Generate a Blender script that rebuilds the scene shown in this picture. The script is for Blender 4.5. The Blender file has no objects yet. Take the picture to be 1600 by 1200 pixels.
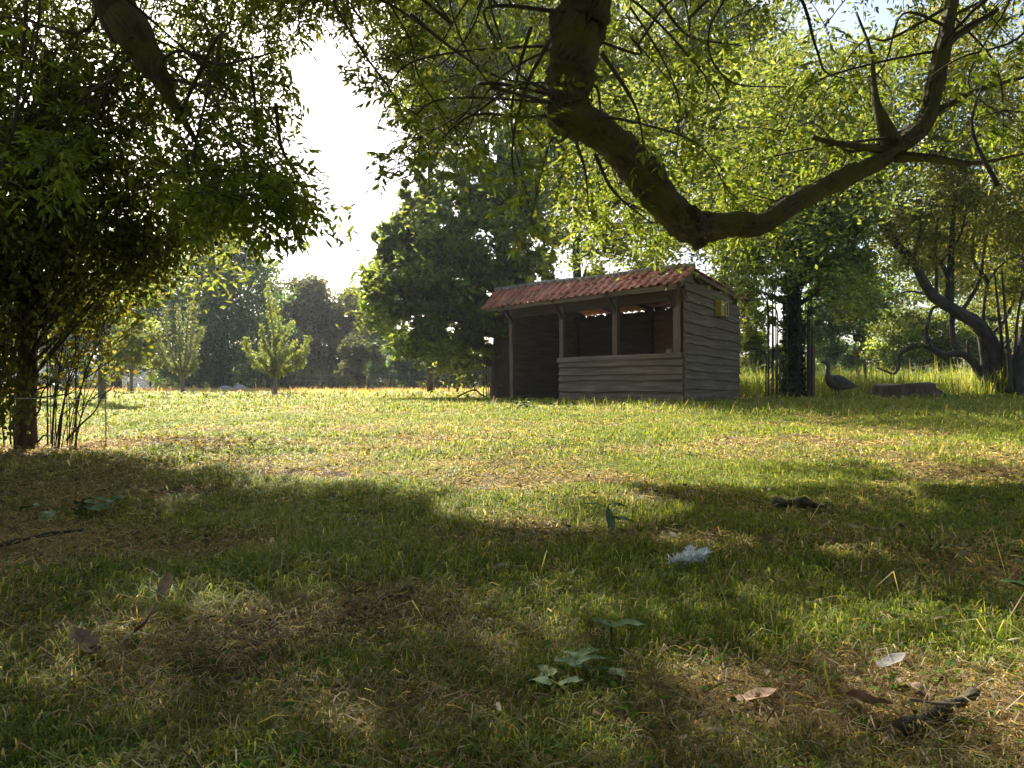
import bpy, math, random
import numpy as np
from mathutils import Vector, Matrix
# ------------------------------------------------------------------ camera, world, sun
SC = bpy.context.scene
COL = SC.collection
F = 1109.0          # focal length in photo pixels (1600 wide)
HZ = 605.0          # horizon row
CAMZ = 0.45
cam = bpy.data.cameras.new('camera'); camo = bpy.data.objects.new('camera', cam); COL.objects.link(camo)
cam.sensor_width = 36; cam.lens = F / 1600 * 36
camo.location = (0, 0, CAMZ); camo.rotation_euler = (math.radians(90) + math.atan(5 / F), 0, 0)
cam.clip_start = 0.05; cam.clip_end = 3000
SC.camera = camo
SUN_EL, SUN_AZ = math.radians(40), math.radians(-25)
SDIR = np.array([math.sin(SUN_AZ) * math.cos(SUN_EL), math.cos(SUN_AZ) * math.cos(SUN_EL), math.sin(SUN_EL)])
w = bpy.data.worlds.new('World'); SC.world = w; w.use_nodes = True
nt = w.node_tree; nt.nodes.clear()
sky = nt.nodes.new('ShaderNodeTexSky'); sky.sky_type = 'NISHITA'; sky.sun_disc = False
sky.sun_elevation = SUN_EL; sky.sun_rotation = SUN_AZ; sky.dust_density = 3.0; sky.air_density = 1.0
bg = nt.nodes.new('ShaderNodeBackground'); bg.inputs[1].default_value = 0.078
wo = nt.nodes.new('ShaderNodeOutputWorld')
nt.links.new(sky.outputs[0], bg.inputs[0]); nt.links.new(bg.outputs[0], wo.inputs[0])
sl = bpy.data.lights.new('sun', 'SUN'); sl.energy = 5.0; sl.angle = math.radians(0.55); sl.color = (1.0, 0.92, 0.78)
slo = bpy.data.objects.new('sun', sl); COL.objects.link(slo)
slo.rotation_euler = Vector(-SDIR).to_track_quat('-Z', 'Y').to_euler(); slo.location = (0, 0, 30)
SC.view_settings.view_transform = 'Standard'; SC.view_settings.look = 'None'
SC.view_settings.exposure = 1.7; SC.view_settings.gamma = 1
SC.cycles.max_bounces = 7; SC.cycles.diffuse_bounces = 4; SC.cycles.glossy_bounces = 2
SC.cycles.transmission_bounces = 5; SC.cycles.volume_bounces = 0
SC.cycles.sample_clamp_indirect = 4.0

# ------------------------------------------------------------------ noise and ground
def _h(ix, iy, s):
    n = (ix.astype(np.int64) * 374761393 + iy.astype(np.int64) * 668265263 + s * 974634777) & 0xffffffff
    n = ((n ^ (n >> 13)) * 1274126177) & 0xffffffff
    return ((n ^ (n >> 16)) & 0xffff) / 65535.0
def vnoise(x, y, s=0):
    x = np.asarray(x, float); y = np.asarray(y, float)
    ix = np.floor(x); iy = np.floor(y); fx = x - ix; fy = y - iy
    fx = fx * fx * (3 - 2 * fx); fy = fy * fy * (3 - 2 * fy)
    a = _h(ix, iy, s); b = _h(ix + 1, iy, s); c = _h(ix, iy + 1, s); d = _h(ix + 1, iy + 1, s)
    return a + (b - a) * fx + (c - a) * fy + (a - b - c + d) * fx * fy
def fbm(x, y, s=0, o=4):
    r = 0; a = .5; t = 0
    for i in range(o):
        r = r + a * vnoise(np.asarray(x) * 2 ** i + 17.3 * i, np.asarray(y) * 2 ** i - 9.1 * i, s + i); t += a; a *= .55
    return r / t
def sst(a, b, x):
    t = np.clip((np.asarray(x, float) - a) / (b - a), 0, 1); return t * t * (3 - 2 * t)
def gz(x, y):
    x = np.asarray(x, float); y = np.asarray(y, float)
    base = .15 * sst(1.0, 13, y)
    near = np.exp(-((x ** 2 + y ** 2) / 900.))
    b = (fbm(x * .8, y * .8, 3, 3) - .5) * .07 + (fbm(x * 3.1, y * 3.1, 8, 2) - .5) * .03
    return base + b * near * sst(0.2, 2.5, np.hypot(x, y))
def P(px, py, d):
    return np.array([(px - 800) / F * d, d, CAMZ - (py - HZ) / F * d])
def G(px, py):
    """ground point seen at a pixel of the photo"""
    d = 3.
    for _ in range(40):
        x = (px - 800) / F * d
        d = .5 * d + .5 * min(70, max(.3, (CAMZ - float(gz(x, d))) * F / (py - HZ)))
    return np.array([(px - 800) / F * d, d, float(gz((px - 800) / F * d, d))])
def on(px, d):
    x = (px - 800) / F * d
    return np.array([x, d, float(gz(x, d))])

# ------------------------------------------------------------------ mesh helpers
def tag(o, label=None, cat=None, group=None, kind=None):
    if label: o['label'] = label
    if cat: o['category'] = cat
    if group: o['group'] = group
    if kind: o['kind'] = kind
    return o
def empty(name, loc, label, cat, group=None):
    o = bpy.data.objects.new(name, None); COL.objects.link(o); o.location = loc; o.empty_display_size = .2
    return tag(o, label, cat, group)
def link(name, me, parent=None):
    o = bpy.data.objects.new(name, me); COL.objects.link(o)
    if parent is not None:
        o.parent = parent
        o.matrix_parent_inverse = Matrix.Translation(-Vector(parent.location))   # meshes are given in world coordinates
    return o
def np_mesh(name, V, Fc, mat, col=None, gc=None, smooth=False):
    """V (n,3); Fc (m,k) faces of one size"""
    me = bpy.data.meshes.new(name)
    V = np.asarray(V, np.float32); Fc = np.asarray(Fc, np.int32)
    m, k = Fc.shape
    me.vertices.add(len(V)); me.vertices.foreach_set('co', V.ravel())
    me.loops.add(m * k); me.loops.foreach_set('vertex_index', Fc.ravel())
    me.polygons.add(m); me.polygons.foreach_set('loop_start', np.arange(0, m * k, k, dtype=np.int32))
    me.polygons.foreach_set('loop_total', np.full(m, k, np.int32))
    if smooth: me.polygons.foreach_set('use_smooth', np.ones(m, bool))
    me.update(calc_edges=True)
    if col is not None:
        a = me.color_attributes.new('Col', 'FLOAT_COLOR', 'POINT')
        c = np.ones((len(V), 4), np.float32); c[:, :3] = col; a.data.foreach_set('color', c.ravel())
    if gc is not None:
        a = me.attributes.new('gc', 'FLOAT_VECTOR', 'POINT'); a.data.foreach_set('vector', np.asarray(gc, np.float32).ravel())
    me.materials.append(mat)
    return me
class MB:
    """collects verts and faces; gc = coordinates along the grain (length, across, piece number)"""
    def __init__(s, seed=0): s.v = []; s.f = []; s.g = []; s.id = seed * 7.31; s.sm = []
    def add(s, vs, fs, gs=None, smooth=False):
        b = len(s.v); s.v += [tuple(float(c) for c in v) for v in vs]
        s.f += [tuple(i + b for i in f) for f in fs]; s.sm += [smooth] * len(fs)
        if gs is None: gs = [(v[0], v[1] + v[2], s.id) for v in vs]
        s.g += [tuple(float(c) for c in g) for g in gs]; s.id += 1.37
    def box(s, c8, axis_len=None, bev=0.0):
        """c8: corners 000 100 110 010 001 101 111 011 ; grain runs along the longest edge"""
        c = [np.array(q, float) for q in c8]
        L = [np.linalg.norm(c[1] - c[0]), np.linalg.norm(c[3] - c[0]), np.linalg.norm(c[4] - c[0])]
        ax = int(np.argmax(L)); idx = [(0,0,0),(1,0,0),(1,1,0),(0,1,0),(0,0,1),(1,0,1),(1,1,1),(0,1,1)]
        gs = []
        for t in idx:
            o = [i for i in range(3) if i != ax]
            gs.append((t[ax] * L[ax], t[o[0]] * L[o[0]] + t[o[1]] * L[o[1]], s.id))
        s.add(c, [(0,3,2,1),(4,5,6,7),(0,1,5,4),(1,2,6,5),(2,3,7,6),(3,0,4,7)], gs)
    def tube(s, pts, rad, n=8, rough=0.0, cap=True, seed=1, ecc=None, flat=None):
        pts = [np.array(p, float) for p in pts]; m = len(pts); rs = np.random.default_rng(seed)
        if np.isscalar(rad): rad = [rad] * m
        up = np.array([0, 0, 1.]); vs = []; gs = []; fs = []; L = 0; prev = None
        ph = rs.uniform(0, 6.28, 5)
        for i, p in enumerate(pts):
            t = pts[min(i + 1, m - 1)] - pts[max(i - 1, 0)]; t = t / (np.linalg.norm(t) + 1e-9)
            if prev is None:
                a = np.cross(t, up if abs(t[2]) < .9 else np.array([1., 0, 0]))
            else: a = prev - t * np.dot(prev, t)
            a /= np.linalg.norm(a) + 1e-9; prev = a; b = np.cross(t, a)
            if i: L += np.linalg.norm(p - pts[i - 1])
            for k in range(n):
                th = 2 * math.pi * k / n
                r = rad[i] * (1 + rough * (math.sin(3 * th + L * 9 + ph[0]) * .4 + math.sin(2 * th - L * 15 + ph[1]) * .35 + rs.uniform(-.4, .4)))
                vs.append(p + r * (math.cos(th) * a + math.sin(th) * b)); gs.append((L, th * rad[i], s.id))
        for i in range(m - 1):
            for k in range(n):
                k2 = (k + 1) % n; fs.append((i * n + k, i * n + k2, (i + 1) * n + k2, (i + 1) * n + k))
        if cap: fs.append(tuple(range(n - 1, -1, -1))); fs.append(tuple((m - 1) * n + k for k in range(n)))
        s.add(vs, fs, gs, True)
    def build(s, name, mat, parent=None):
        me = bpy.data.meshes.new(name); me.from_pydata(s.v, [], s.f)
        a = me.attributes.new('gc', 'FLOAT_VECTOR', 'POINT'); a.data.foreach_set('vector', np.array(s.g, np.float32).ravel())
        me.polygons.foreach_set('use_smooth', s.sm); me.materials.append(mat); me.update()
        return link(name, me, parent)
def spline(pts, n=6):
    """Catmull-Rom through points (any dimension)"""
    p = [np.array(q, float) for q in pts]; p = [2 * p[0] - p[1]] + p + [2 * p[-1] - p[-2]]; out = []
    for i in range(1, len(p) - 2):
        for k in range(n):
            t = k / n
            out.append(.5 * ((2 * p[i]) + (-p[i-1] + p[i+1]) * t + (2*p[i-1] - 5*p[i] + 4*p[i+1] - p[i+2]) * t*t + (-p[i-1] + 3*p[i] - 3*p[i+1] + p[i+2]) * t**3))
    out.append(p[-2]); return out

# ------------------------------------------------------------------ materials
def mat(name):
    m = bpy.data.materials.new(name); m.use_nodes = True; n = m.node_tree; n.nodes.clear()
    o = n.nodes.new('ShaderNodeOutputMaterial'); return m, n, o
def N(n, t, **k):
    x = n.nodes.new(t)
    for a, b in k.items():
        if a.startswith('_'): setattr(x, a[1:], b)
        else: x.inputs[a.replace('__', ' ')].default_value = b
    return x
def ramp(n, fac, stops):
    r = n.nodes.new('ShaderNodeValToRGB'); e = r.color_ramp.elements
    while len(e) < len(stops): e.new(.5)
    for i, (p, c) in enumerate(stops): e[i].position = p; e[i].color = (*c, 1)
    n.links.new(fac, r.inputs[0]); return r
def foliage_mat(name, trans=.5, tint=(1.5, 1.35, .35), rough=.45, spec=.3):
    """leaf: colour from the mesh, light passes through"""
    m, n, o = mat(name); a = N(n, 'ShaderNodeAttribute', _attribute_name='Col')
    b = N(n, 'ShaderNodeBsdfPrincipled', Roughness=rough); b.inputs['Specular IOR Level'].default_value = spec
    n.links.new(a.outputs['Color'], b.inputs['Base Color'])
    mx = N(n, 'ShaderNodeMix', _data_type='RGBA', _blend_type='MULTIPLY'); mx.inputs[0].default_value = 1
    n.links.new(a.outputs['Color'], mx.inputs[6]); mx.inputs[7].default_value = (*tint, 1)
    t = N(n, 'ShaderNodeBsdfTranslucent'); n.links.new(mx.outputs[2], t.inputs[0])
    s = N(n, 'ShaderNodeMixShader'); s.inputs[0].default_value = trans
    n.links.new(b.outputs[0], s.inputs[1]); n.links.new(t.outputs[0], s.inputs[2]); n.links.new(s.outputs[0], o.inputs[0])
    return m
def grain_mat(name, c1, c2, c3=None, stretch=(1.2, 26, 1), rough=.85, bump=.35, moss=None, knots=True):
    """weathered timber or bark: streaks along the grain from the gc coordinates"""
    m, n, o = mat(name); a = N(n, 'ShaderNodeAttribute', _attribute_name='gc')
    mp = N(n, 'ShaderNodeMapping'); mp.inputs['Scale'].default_value = stretch
    n.links.new(a.outputs['Vector'], mp.inputs[0])
    n1 = N(n, 'ShaderNodeTexNoise', Scale=1.0, Detail=6.0, Roughness=.65); n.links.new(mp.outputs[0], n1.inputs['Vector'])
    n2 = N(n, 'ShaderNodeTexNoise', Scale=1.7, Detail=3.0); n.links.new(a.outputs['Vector'], n2.inputs['Vector'])
    r = ramp(n, n1.outputs[0], [(.3, c1), (.7, c2)])
    mx = N(n, 'ShaderNodeMix', _data_type='RGBA', _blend_type='MIX')
    r2 = ramp(n, n2.outputs[0], [(.42, (0, 0, 0)), (.62, (1, 1, 1))])
    n.links.new(r2.outputs[0], mx.inputs[0]); n.links.new(r.outputs[0], mx.inputs[6]); mx.inputs[7].default_value = (*(c3 or c1), 1)
    mm = N(n, 'ShaderNodeMath', _operation='MULTIPLY'); mm.inputs[1].default_value = .55
    n.links.new(r2.outputs[0], mm.inputs[0]); n.links.new(mm.outputs[0], mx.inputs[0])
    last = mx.outputs[2]
    if moss:
        tc = N(n, 'ShaderNodeTexCoord'); n3 = N(n, 'ShaderNodeTexNoise', Scale=moss[3] if len(moss) > 3 else 6.0, Detail=5.0); n.links.new(tc.outputs['Object'], n3.inputs['Vector'])
        r3 = ramp(n, n3.outputs[0], [(.45, (0, 0, 0)), (.6, (1, 1, 1))])
        m2 = N(n, 'ShaderNodeMix', _data_type='RGBA'); n.links.new(r3.outputs[0], m2.inputs[0]); n.links.new(last, m2.inputs[6]); m2.inputs[7].default_value = (*moss[:3], 1)
        last = m2.outputs[2]
    b = N(n, 'ShaderNodeBsdfPrincipled', Roughness=rough); b.inputs['Specular IOR Level'].default_value = .25
    n.links.new(last, b.inputs['Base Color'])
    bp = N(n, 'ShaderNodeBump', Strength=bump, Distance=.02); n.links.new(n1.outputs[0], bp.inputs['Height']); n.links.new(bp.outputs[0], b.inputs['Normal'])
    n.links.new(b.outputs[0], o.inputs[0]); return m
def plain_mat(name, c1, c2, scale=8, rough=.7, bump=.2, detail=5, metallic=0, sheen=0):
    m, n, o = mat(name); tc = N(n, 'ShaderNodeTexCoord')
    n1 = N(n, 'ShaderNodeTexNoise', Scale=float(scale), Detail=float(detail)); n.links.new(tc.outputs['Object'], n1.inputs['Vector'])
    r = ramp(n, n1.outputs[0], [(.35, c1), (.65, c2)])
    b = N(n, 'ShaderNodeBsdfPrincipled', Roughness=rough, Metallic=float(metallic)); n.links.new(r.outputs[0], b.inputs['Base Color'])
    bp = N(n, 'ShaderNodeBump', Strength=bump, Distance=.01); n.links.new(n1.outputs[0], bp.inputs['Height']); n.links.new(bp.outputs[0], b.inputs['Normal'])
    n.links.new(b.outputs[0], o.inputs[0]); return m
M = {}
M['leaf'] = foliage_mat('ash_leaf', .55, (2.3, 2.0, .85), .45, .3)
M['leaf_far'] = foliage_mat('far_leaf', .5, (2.3, 2.0, .95), .55, .3)
M['grass'] = foliage_mat('grass_blade', .5, (2.05, 1.8, .75), .55, .18)
M['weed'] = foliage_mat('weed_leaf', .3, (1.4, 1.4, .4), .9, .03)
M['litter'] = foliage_mat('dead_leaf', .15, (1.3, 1.0, .7), .8, .1)
M['wood'] = grain_mat('weathered_board', (.06, .043, .028), (.285, .21, .14), (.125, .092, .062))
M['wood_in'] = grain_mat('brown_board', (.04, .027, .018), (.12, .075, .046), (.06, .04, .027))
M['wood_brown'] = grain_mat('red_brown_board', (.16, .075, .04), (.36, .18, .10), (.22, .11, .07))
M['post'] = grain_mat('grey_post', (.085, .057, .04), (.32, .225, .16), (.15, .105, .075))
M['stake'] = grain_mat('brown_stake', (.10, .06, .035), (.27, .17, .10), (.16, .10, .06))
M['bark'] = grain_mat('ash_bark', (.018, .015, .011), (.18, .145, .10), (.07, .057, .04), stretch=(16, 46, 1), bump=2.2, moss=(.13, .12, .035, 6.0))
M['bark_far'] = grain_mat('dark_bark', (.025, .02, .016), (.13, .108, .085), None, stretch=(4, 18, 1), bump=.8)
M['bark_pale'] = grain_mat('pale_bark', (.09, .085, .07), (.26, .24, .20), (.15, .14, .11), stretch=(6, 20, 1), bump=.4)
M['bark_brown'] = grain_mat('brown_bark', (.035, .024, .015), (.14, .10, .06), (.07, .05, .03), stretch=(3, 30, 1), bump=.8)
M['stump_bark'] = grain_mat('stump_bark', (.04, .027, .018), (.20, .135, .09), (.10, .065, .042), stretch=(3, 30, 1), bump=.9)
M['cutwood'] = plain_mat('weathered_cut_wood', (.12, .09, .06), (.28, .21, .15), 9, .9, .6)
M['twig'] = plain_mat('twig_bark', (.02, .014, .01), (.06, .045, .03), 20, .8)
M['iron'] = plain_mat('rusty_iron', (.018, .014, .012), (.06, .035, .022), 30, .7, .2, 5, .3)
M['wire'] = plain_mat('wire', (.25, .25, .25), (.45, .45, .44), 30, .45, .1, 3, .6)
M['cord'] = plain_mat('pale_cord', (.45, .43, .38), (.6, .58, .52), 60, .6)
M['ridge'] = plain_mat('mortared_ridge', (.14, .10, .085), (.33, .27, .23), 14, .9, .5)
M['yellow'] = plain_mat('mustard_box', (.34, .24, .02), (.46, .33, .03), 9, .5, .1)
M['pink'] = plain_mat('faded_pink_plastic', (.55, .36, .30), (.65, .48, .40), 20, .5, .1)
M['dark'] = plain_mat('recess_shade_and_eye', (.01, .01, .01), (.025, .02, .018), 20, .6, .1)
M['black'] = plain_mat('black_plumage', (.006, .006, .007), (.02, .02, .022), 60, .6, .3)
M['red'] = plain_mat('red_comb', (.3, .03, .02), (.4, .05, .03), 40, .6)
M['goose'] = plain_mat('goose_plumage', (.075, .055, .04), (.16, .12, .09), 26, .8, .4, 8)
M['goose_wing'] = plain_mat('goose_wing_feathers', (.05, .038, .03), (.13, .10, .08), 34, .8, .5, 8)
M['beak'] = plain_mat('dark_beak', (.03, .022, .018), (.09, .06, .04), 40, .5)
M['white'] = plain_mat('white_down', (.72, .74, .78), (.85, .86, .88), 60, .9)
M['rock'] = plain_mat('grey_mound', (.22, .22, .22), (.42, .41, .40), 5, .9, .5)
M['mosswood'] = plain_mat('rotten_mossy_wood', (.02, .018, .012), (.09, .075, .035), 60, .95, .9)
M['dryleaf'] = plain_mat('dry_brown_leaf', (.22, .12, .07), (.38, .24, .16), 70, .75, .3)
M['paleleaf'] = plain_mat('dry_pale_leaf', (.34, .24, .14), (.5, .38, .25), 70, .75, .3)
M['greyleaf'] = plain_mat('withered_leaf', (.07, .065, .06), (.16, .15, .135), 70, .75, .3)
M['darkleaf'] = plain_mat('crumpled_leaf', (.07, .04, .025), (.16, .10, .06), 70, .75, .3)
M['weedleaf'] = plain_mat('grey_green_leaf', (.05, .10, .03), (.10, .15, .06), 50, .75, .5)
M['weedleaf_light'] = plain_mat('fresh_green_leaf', (.05, .095, .02), (.09, .15, .035), 50, .7, .4)
def tile_mat():
    m, n, o = mat('red_clay_tile'); tc = N(n, 'ShaderNodeTexCoord')
    a = N(n, 'ShaderNodeAttribute', _attribute_name='gc')
    n1 = N(n, 'ShaderNodeTexNoise', Scale=3.5, Detail=7.0, Roughness=.7); n.links.new(tc.outputs['Object'], n1.inputs['Vector'])
    wn = N(n, 'ShaderNodeTexWhiteNoise', _noise_dimensions='3D'); n.links.new(a.outputs['Vector'], wn.inputs['Vector'])
    r = ramp(n, n1.outputs[0], [(.3, (.30, .085, .045)), (.5, (.62, .20, .10)), (.66, (.68, .32, .19)), (.8, (.42, .34, .26))])
    h = N(n, 'ShaderNodeMix', _data_type='RGBA', _blend_type='MULTIPLY'); h.inputs[0].default_value = .5
    n.links.new(r.outputs[0], h.inputs[6]); n.links.new(wn.outputs['Value'], h.inputs[7])
    b = N(n, 'ShaderNodeBsdfPrincipled', Roughness=.62); n.links.new(h.outputs[2], b.inputs['Base Color'])
    n2 = N(n, 'ShaderNodeTexNoise', Scale=40.0, Detail=4.0); n.links.new(tc.outputs['Object'], n2.inputs['Vector'])
    bp = N(n, 'ShaderNodeBump', Strength=.25, Distance=.01); n.links.new(n2.outputs[0], bp.inputs['Height']); n.links.new(bp.outputs[0], b.inputs['Normal'])
    n.links.new(b.outputs[0], o.inputs[0]); return m
M['tile'] = tile_mat()
def ground_mat():
    m, n, o = mat('soil_and_turf'); a = N(n, 'ShaderNodeAttribute', _attribute_name='Col'); tc = N(n, 'ShaderNodeTexCoord')
    n1 = N(n, 'ShaderNodeTexNoise', Scale=28.0, Detail=8.0, Roughness=.75); n.links.new(tc.outputs['Object'], n1.inputs['Vector'])
    r = ramp(n, n1.outputs[0], [(.3, (.35, .33, .3)), (.55, (1, 1, 1)), (.75, (1.0, 1.0, 1.0))])
    mx = N(n, 'ShaderNodeMix', _data_type='RGBA', _blend_type='MULTIPLY'); mx.inputs[0].default_value = 1
    n.links.new(a.outputs['Color'], mx.inputs[6]); n.links.new(r.outputs[0], mx.inputs[7])
    b = N(n, 'ShaderNodeBsdfPrincipled', Roughness=.95); b.inputs['Specular IOR Level'].default_value = .1
    n.links.new(mx.outputs[2], b.inputs['Base Color'])
    bp = N(n, 'ShaderNodeBump', Strength=.8, Distance=.03); n.links.new(n1.outputs[0], bp.inputs['Height']); n.links.new(bp.outputs[0], b.inputs['Normal'])
    n.links.new(b.outputs[0], o.inputs[0]); return m
M['ground'] = ground_mat()

# ------------------------------------------------------------------ ground cover map: 0 = lush green, 1 = dry straw, and bare brown soil
PATCH = [  # px, py, rx(m), ry(m), strength  (straw +, green -)
    (845, 752, .5, .28, 1.0), (700, 742, .25, .1, .5), (1260, 792, .35, .2, .9), (1560, 740, .7, .25, .6), (230, 690, .9, .4, .9), (90, 700, 1.0, .6, .9), (60, 780, .8, .5, .5),
    (150, 845, .7, .2, .9), (40, 870, .5, .25, .8), (300, 1000, .3, .1, .7), (560, 960, .35, .08, .7), (620, 930, .25, .08, .6), (1150, 1060, .2, .1, .5),
    (1300, 1090, .22, .1, .9), (1500, 1080, .22, .16, .8), (830, 830, .3, .2, .5), (980, 780, .4, .12, .5), (1100, 840, .2, .1, .7), (1590, 900, .25, .2, .6), (700, 1110, .2, .08, .6), (150, 1080, .3, .12, .5),
    (430, 800, .9, .7, -.9), (560, 860, .6, .35, -.8), (350, 900, .4, .25, -.6), (1250, 745, .45, .25, -.9), (640, 760, .5, .2, -.7), (960, 970, .35, .25, -.5), (1350, 960, .4, .3, -.6), (900, 1090, .2, .2, -.5), (1000, 880, .3, .2, -.4)]
PG = [(G(a, b)[:2], c, d, e) for a, b, c, d, e in PATCH]
def straw(x, y):
    s = (fbm(x * 1.1 + 5, y * 1.1, 21, 4) - .5) * 2.4 + (fbm(x * 4, y * 4, 31, 3) - .5) * 1.3 + .23
    s = s - .20 * sst(3.5, 6, y) + .1 * sst(-1, -5, x)
    for (c, rx, ry, e) in PG: s = s + e * np.exp(-(((x - c[0]) / rx) ** 2 + ((y - c[1]) / ry) ** 2))
    return np.clip(s, 0, 1)
def bare(x, y):
    return np.clip((fbm(x * 2.3, y * 2.3, 55, 4) - .56) * 5, 0, 1) * np.clip(straw(x, y) * 1.6 - .1, 0, 1)
def axis(parts):
    return np.unique(np.round(np.concatenate([np.arange(a, b, s) for a, b, s in parts]), 4))
gx = axis([(-1500, -200, 130), (-200, -40, 10), (-40, -12, 1), (-12, -4, .2), (-4, 4, .07), (4, 12, .2), (12, 40, 1), (40, 200, 10), (200, 1501, 130)])
gy = axis([(-400, -40, 60), (-40, -6, 3), (-6, -1, .4), (-1, 6, .06), (6, 15, .15), (15, 60, .8), (60, 200, 10), (200, 2000, 150)])
X, Y = np.meshgrid(gx, gy); Z = gz(X, Y)
Z = Z - .0 * X
s_ = straw(X, Y); b_ = bare(X, Y)
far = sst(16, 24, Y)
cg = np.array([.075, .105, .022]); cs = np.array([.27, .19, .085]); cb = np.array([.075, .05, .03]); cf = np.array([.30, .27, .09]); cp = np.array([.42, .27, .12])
gcol = cg * (1 - s_[..., None]) + cs * s_[..., None]
gcol = gcol * (1 - b_[..., None]) + cb * b_[..., None]
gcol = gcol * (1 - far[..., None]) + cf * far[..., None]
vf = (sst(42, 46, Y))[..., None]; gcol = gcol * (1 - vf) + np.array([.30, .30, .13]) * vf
nx, ny = len(gx), len(gy); idx = np.arange(nx * ny).reshape(ny, nx)
FQ = np.stack([idx[:-1, :-1], idx[:-1, 1:], idx[1:, 1:], idx[1:, :-1]], -1).reshape(-1, 4)
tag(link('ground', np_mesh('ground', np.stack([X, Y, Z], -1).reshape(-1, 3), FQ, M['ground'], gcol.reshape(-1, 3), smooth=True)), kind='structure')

# ------------------------------------------------------------------ grass (nobody could count it)
rg = np.random.default_rng(11)
def leaf_quads_(r, c, L, W, col):
    n = len(c); d = r.normal(0, 1, (n, 3)); d[:, 2] *= .4; d /= np.linalg.norm(d, axis=1)[:, None]; u = r.normal(0, .35, (n, 3)); u[:, 2] += 1; s = np.cross(d, u); s /= np.linalg.norm(s, axis=1)[:, None]
    L = L[:, None] / 2; W = W[:, None] / 2
    V = np.stack([c - d * L, c + s * W - d * L * .2, c + s * W * .8 + d * L * .6, c + d * L, c - s * W * .8 + d * L * .6, c - s * W - d * L * .2], 1); o = (np.arange(n) * 6)[:, None]
    return V.reshape(-1, 3), (o + np.arange(6)), np.repeat(col, 6, 0)
SH_A = np.array([3.142, 13.0]); SH_U = np.array([-.672, .741]); SH_V = np.array([.5975, .8018])
def in_shed(x, y, m=0.0):
    dx = x - SH_A[0]; dy = y - SH_A[1]; det = SH_U[0] * SH_V[1] - SH_V[0] * SH_U[1]
    s = (dx * SH_V[1] - SH_V[0] * dy) / det; t = (SH_U[0] * dy - SH_U[1] * dx) / det
    return (s > -m) & (s < 4.7 + m) & (t > -m) & (t < 2.87 + m)
def wedge(r0, r1, n, half=52):
    r = np.sqrt(rg.uniform(r0 ** 2, r1 ** 2, n)); a = np.radians(rg.uniform(-half, half, n))
    return r * np.sin(a), r * np.cos(a)
def blades(x, y, h, wd, lean, col, name=None, curl=1.0):
    n = len(x); z = gz(x, y) - .003; a = rg.uniform(0, 6.283, n); d = np.stack([np.cos(a), np.sin(a)], -1)
    b = a + rg.uniform(-.9, .9, n) + 1.57; sd = np.stack([np.cos(b), np.sin(b)], -1)
    V = np.zeros((n, 5, 3), np.float32); base = np.stack([x, y, z], -1)
    mid = base.copy(); mid[:, :2] += d * (lean * h * .35)[:, None]; mid[:, 2] += h * .62
    tip = base.copy(); tip[:, :2] += d * (lean * h * (1.0 + .35 * curl))[:, None]; tip[:, 2] += h * np.clip(1 - .55 * lean * curl, .15, 1)
    s3 = np.zeros((n, 3)); s3[:, :2] = sd * (wd / 2)[:, None]
    V[:, 0] = base - s3; V[:, 1] = base + s3; V[:, 2] = mid + s3 * .85; V[:, 3] = mid - s3 * .85; V[:, 4] = tip
    o = (np.arange(n) * 5)[:, None]
    Fc = np.concatenate([o + np.array([0, 1, 2]), o + np.array([0, 2, 3]), o + np.array([3, 2, 4])], 1).reshape(-1, 3)
    return V.reshape(-1, 3), Fc, np.repeat(col, 5, 0)
GREEN = np.array([[.095, .165, .026], [.14, .20, .032], [.065, .125, .022], [.20, .24, .05]])
DRY = np.array([[.32, .245, .125], [.38, .32, .18], [.21, .15, .085], [.46, .41, .30]])
def gcols(x, y, dryness):
    n = len(x); g = GREEN[rg.integers(0, 4, n)]; d = DRY[rg.integers(0, 4, n)]
    t = (rg.uniform(0, 1, n) < dryness)[:, None]
    mixy = rg.uniform(0, .35, n)[:, None]
    c = np.where(t, d, g * (1 - mixy) + np.array([.26, .25, .05]) * mixy)
    return c * rg.uniform(.7, 1.25, n)[:, None]
parts = []
def field(r0, r1, n, hm, wm, tall=1.0):
    x, y = wedge(r0, r1, n); k = ~in_shed(x, y, -.05); x, y = x[k], y[k]
    s = straw(x, y); ba = bare(x, y)
    k = rg.uniform(0, 1, len(x)) > ba * .8 + .25 * s * (np.hypot(x, y) < 6); x, y, s = x[k], y[k], s[k]
    n = len(x); tuft = fbm(x * 2.2, y * 2.2, 77, 3)
    h = hm * np.minimum(rg.lognormal(0, .3, n), 1.9) * (1.25 - .75 * s) * (.45 + 1.15 * tuft) * tall
    lean = np.clip(rg.normal(.95, .45, n), .05, 1.8)
    wd = wm * rg.uniform(.6, 1.4, n)
    dr = np.clip(s * .7 + .06 + .10 * sst(10, 20, y), 0, .95)
    return blades(x, y, h, wd, lean, gcols(x, y, dr))
parts.append(field(.35, 1.6, 75000, .019, .0018))
parts.append(field(1.6, 4.2, 200000, .024, .0028))
parts.append(field(4.2, 9.5, 200000, .029, .0055))
parts.append(field(9.5, 18, 130000, .048, .012))
parts.append(field(18, 44, 90000, .12, .035))
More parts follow.
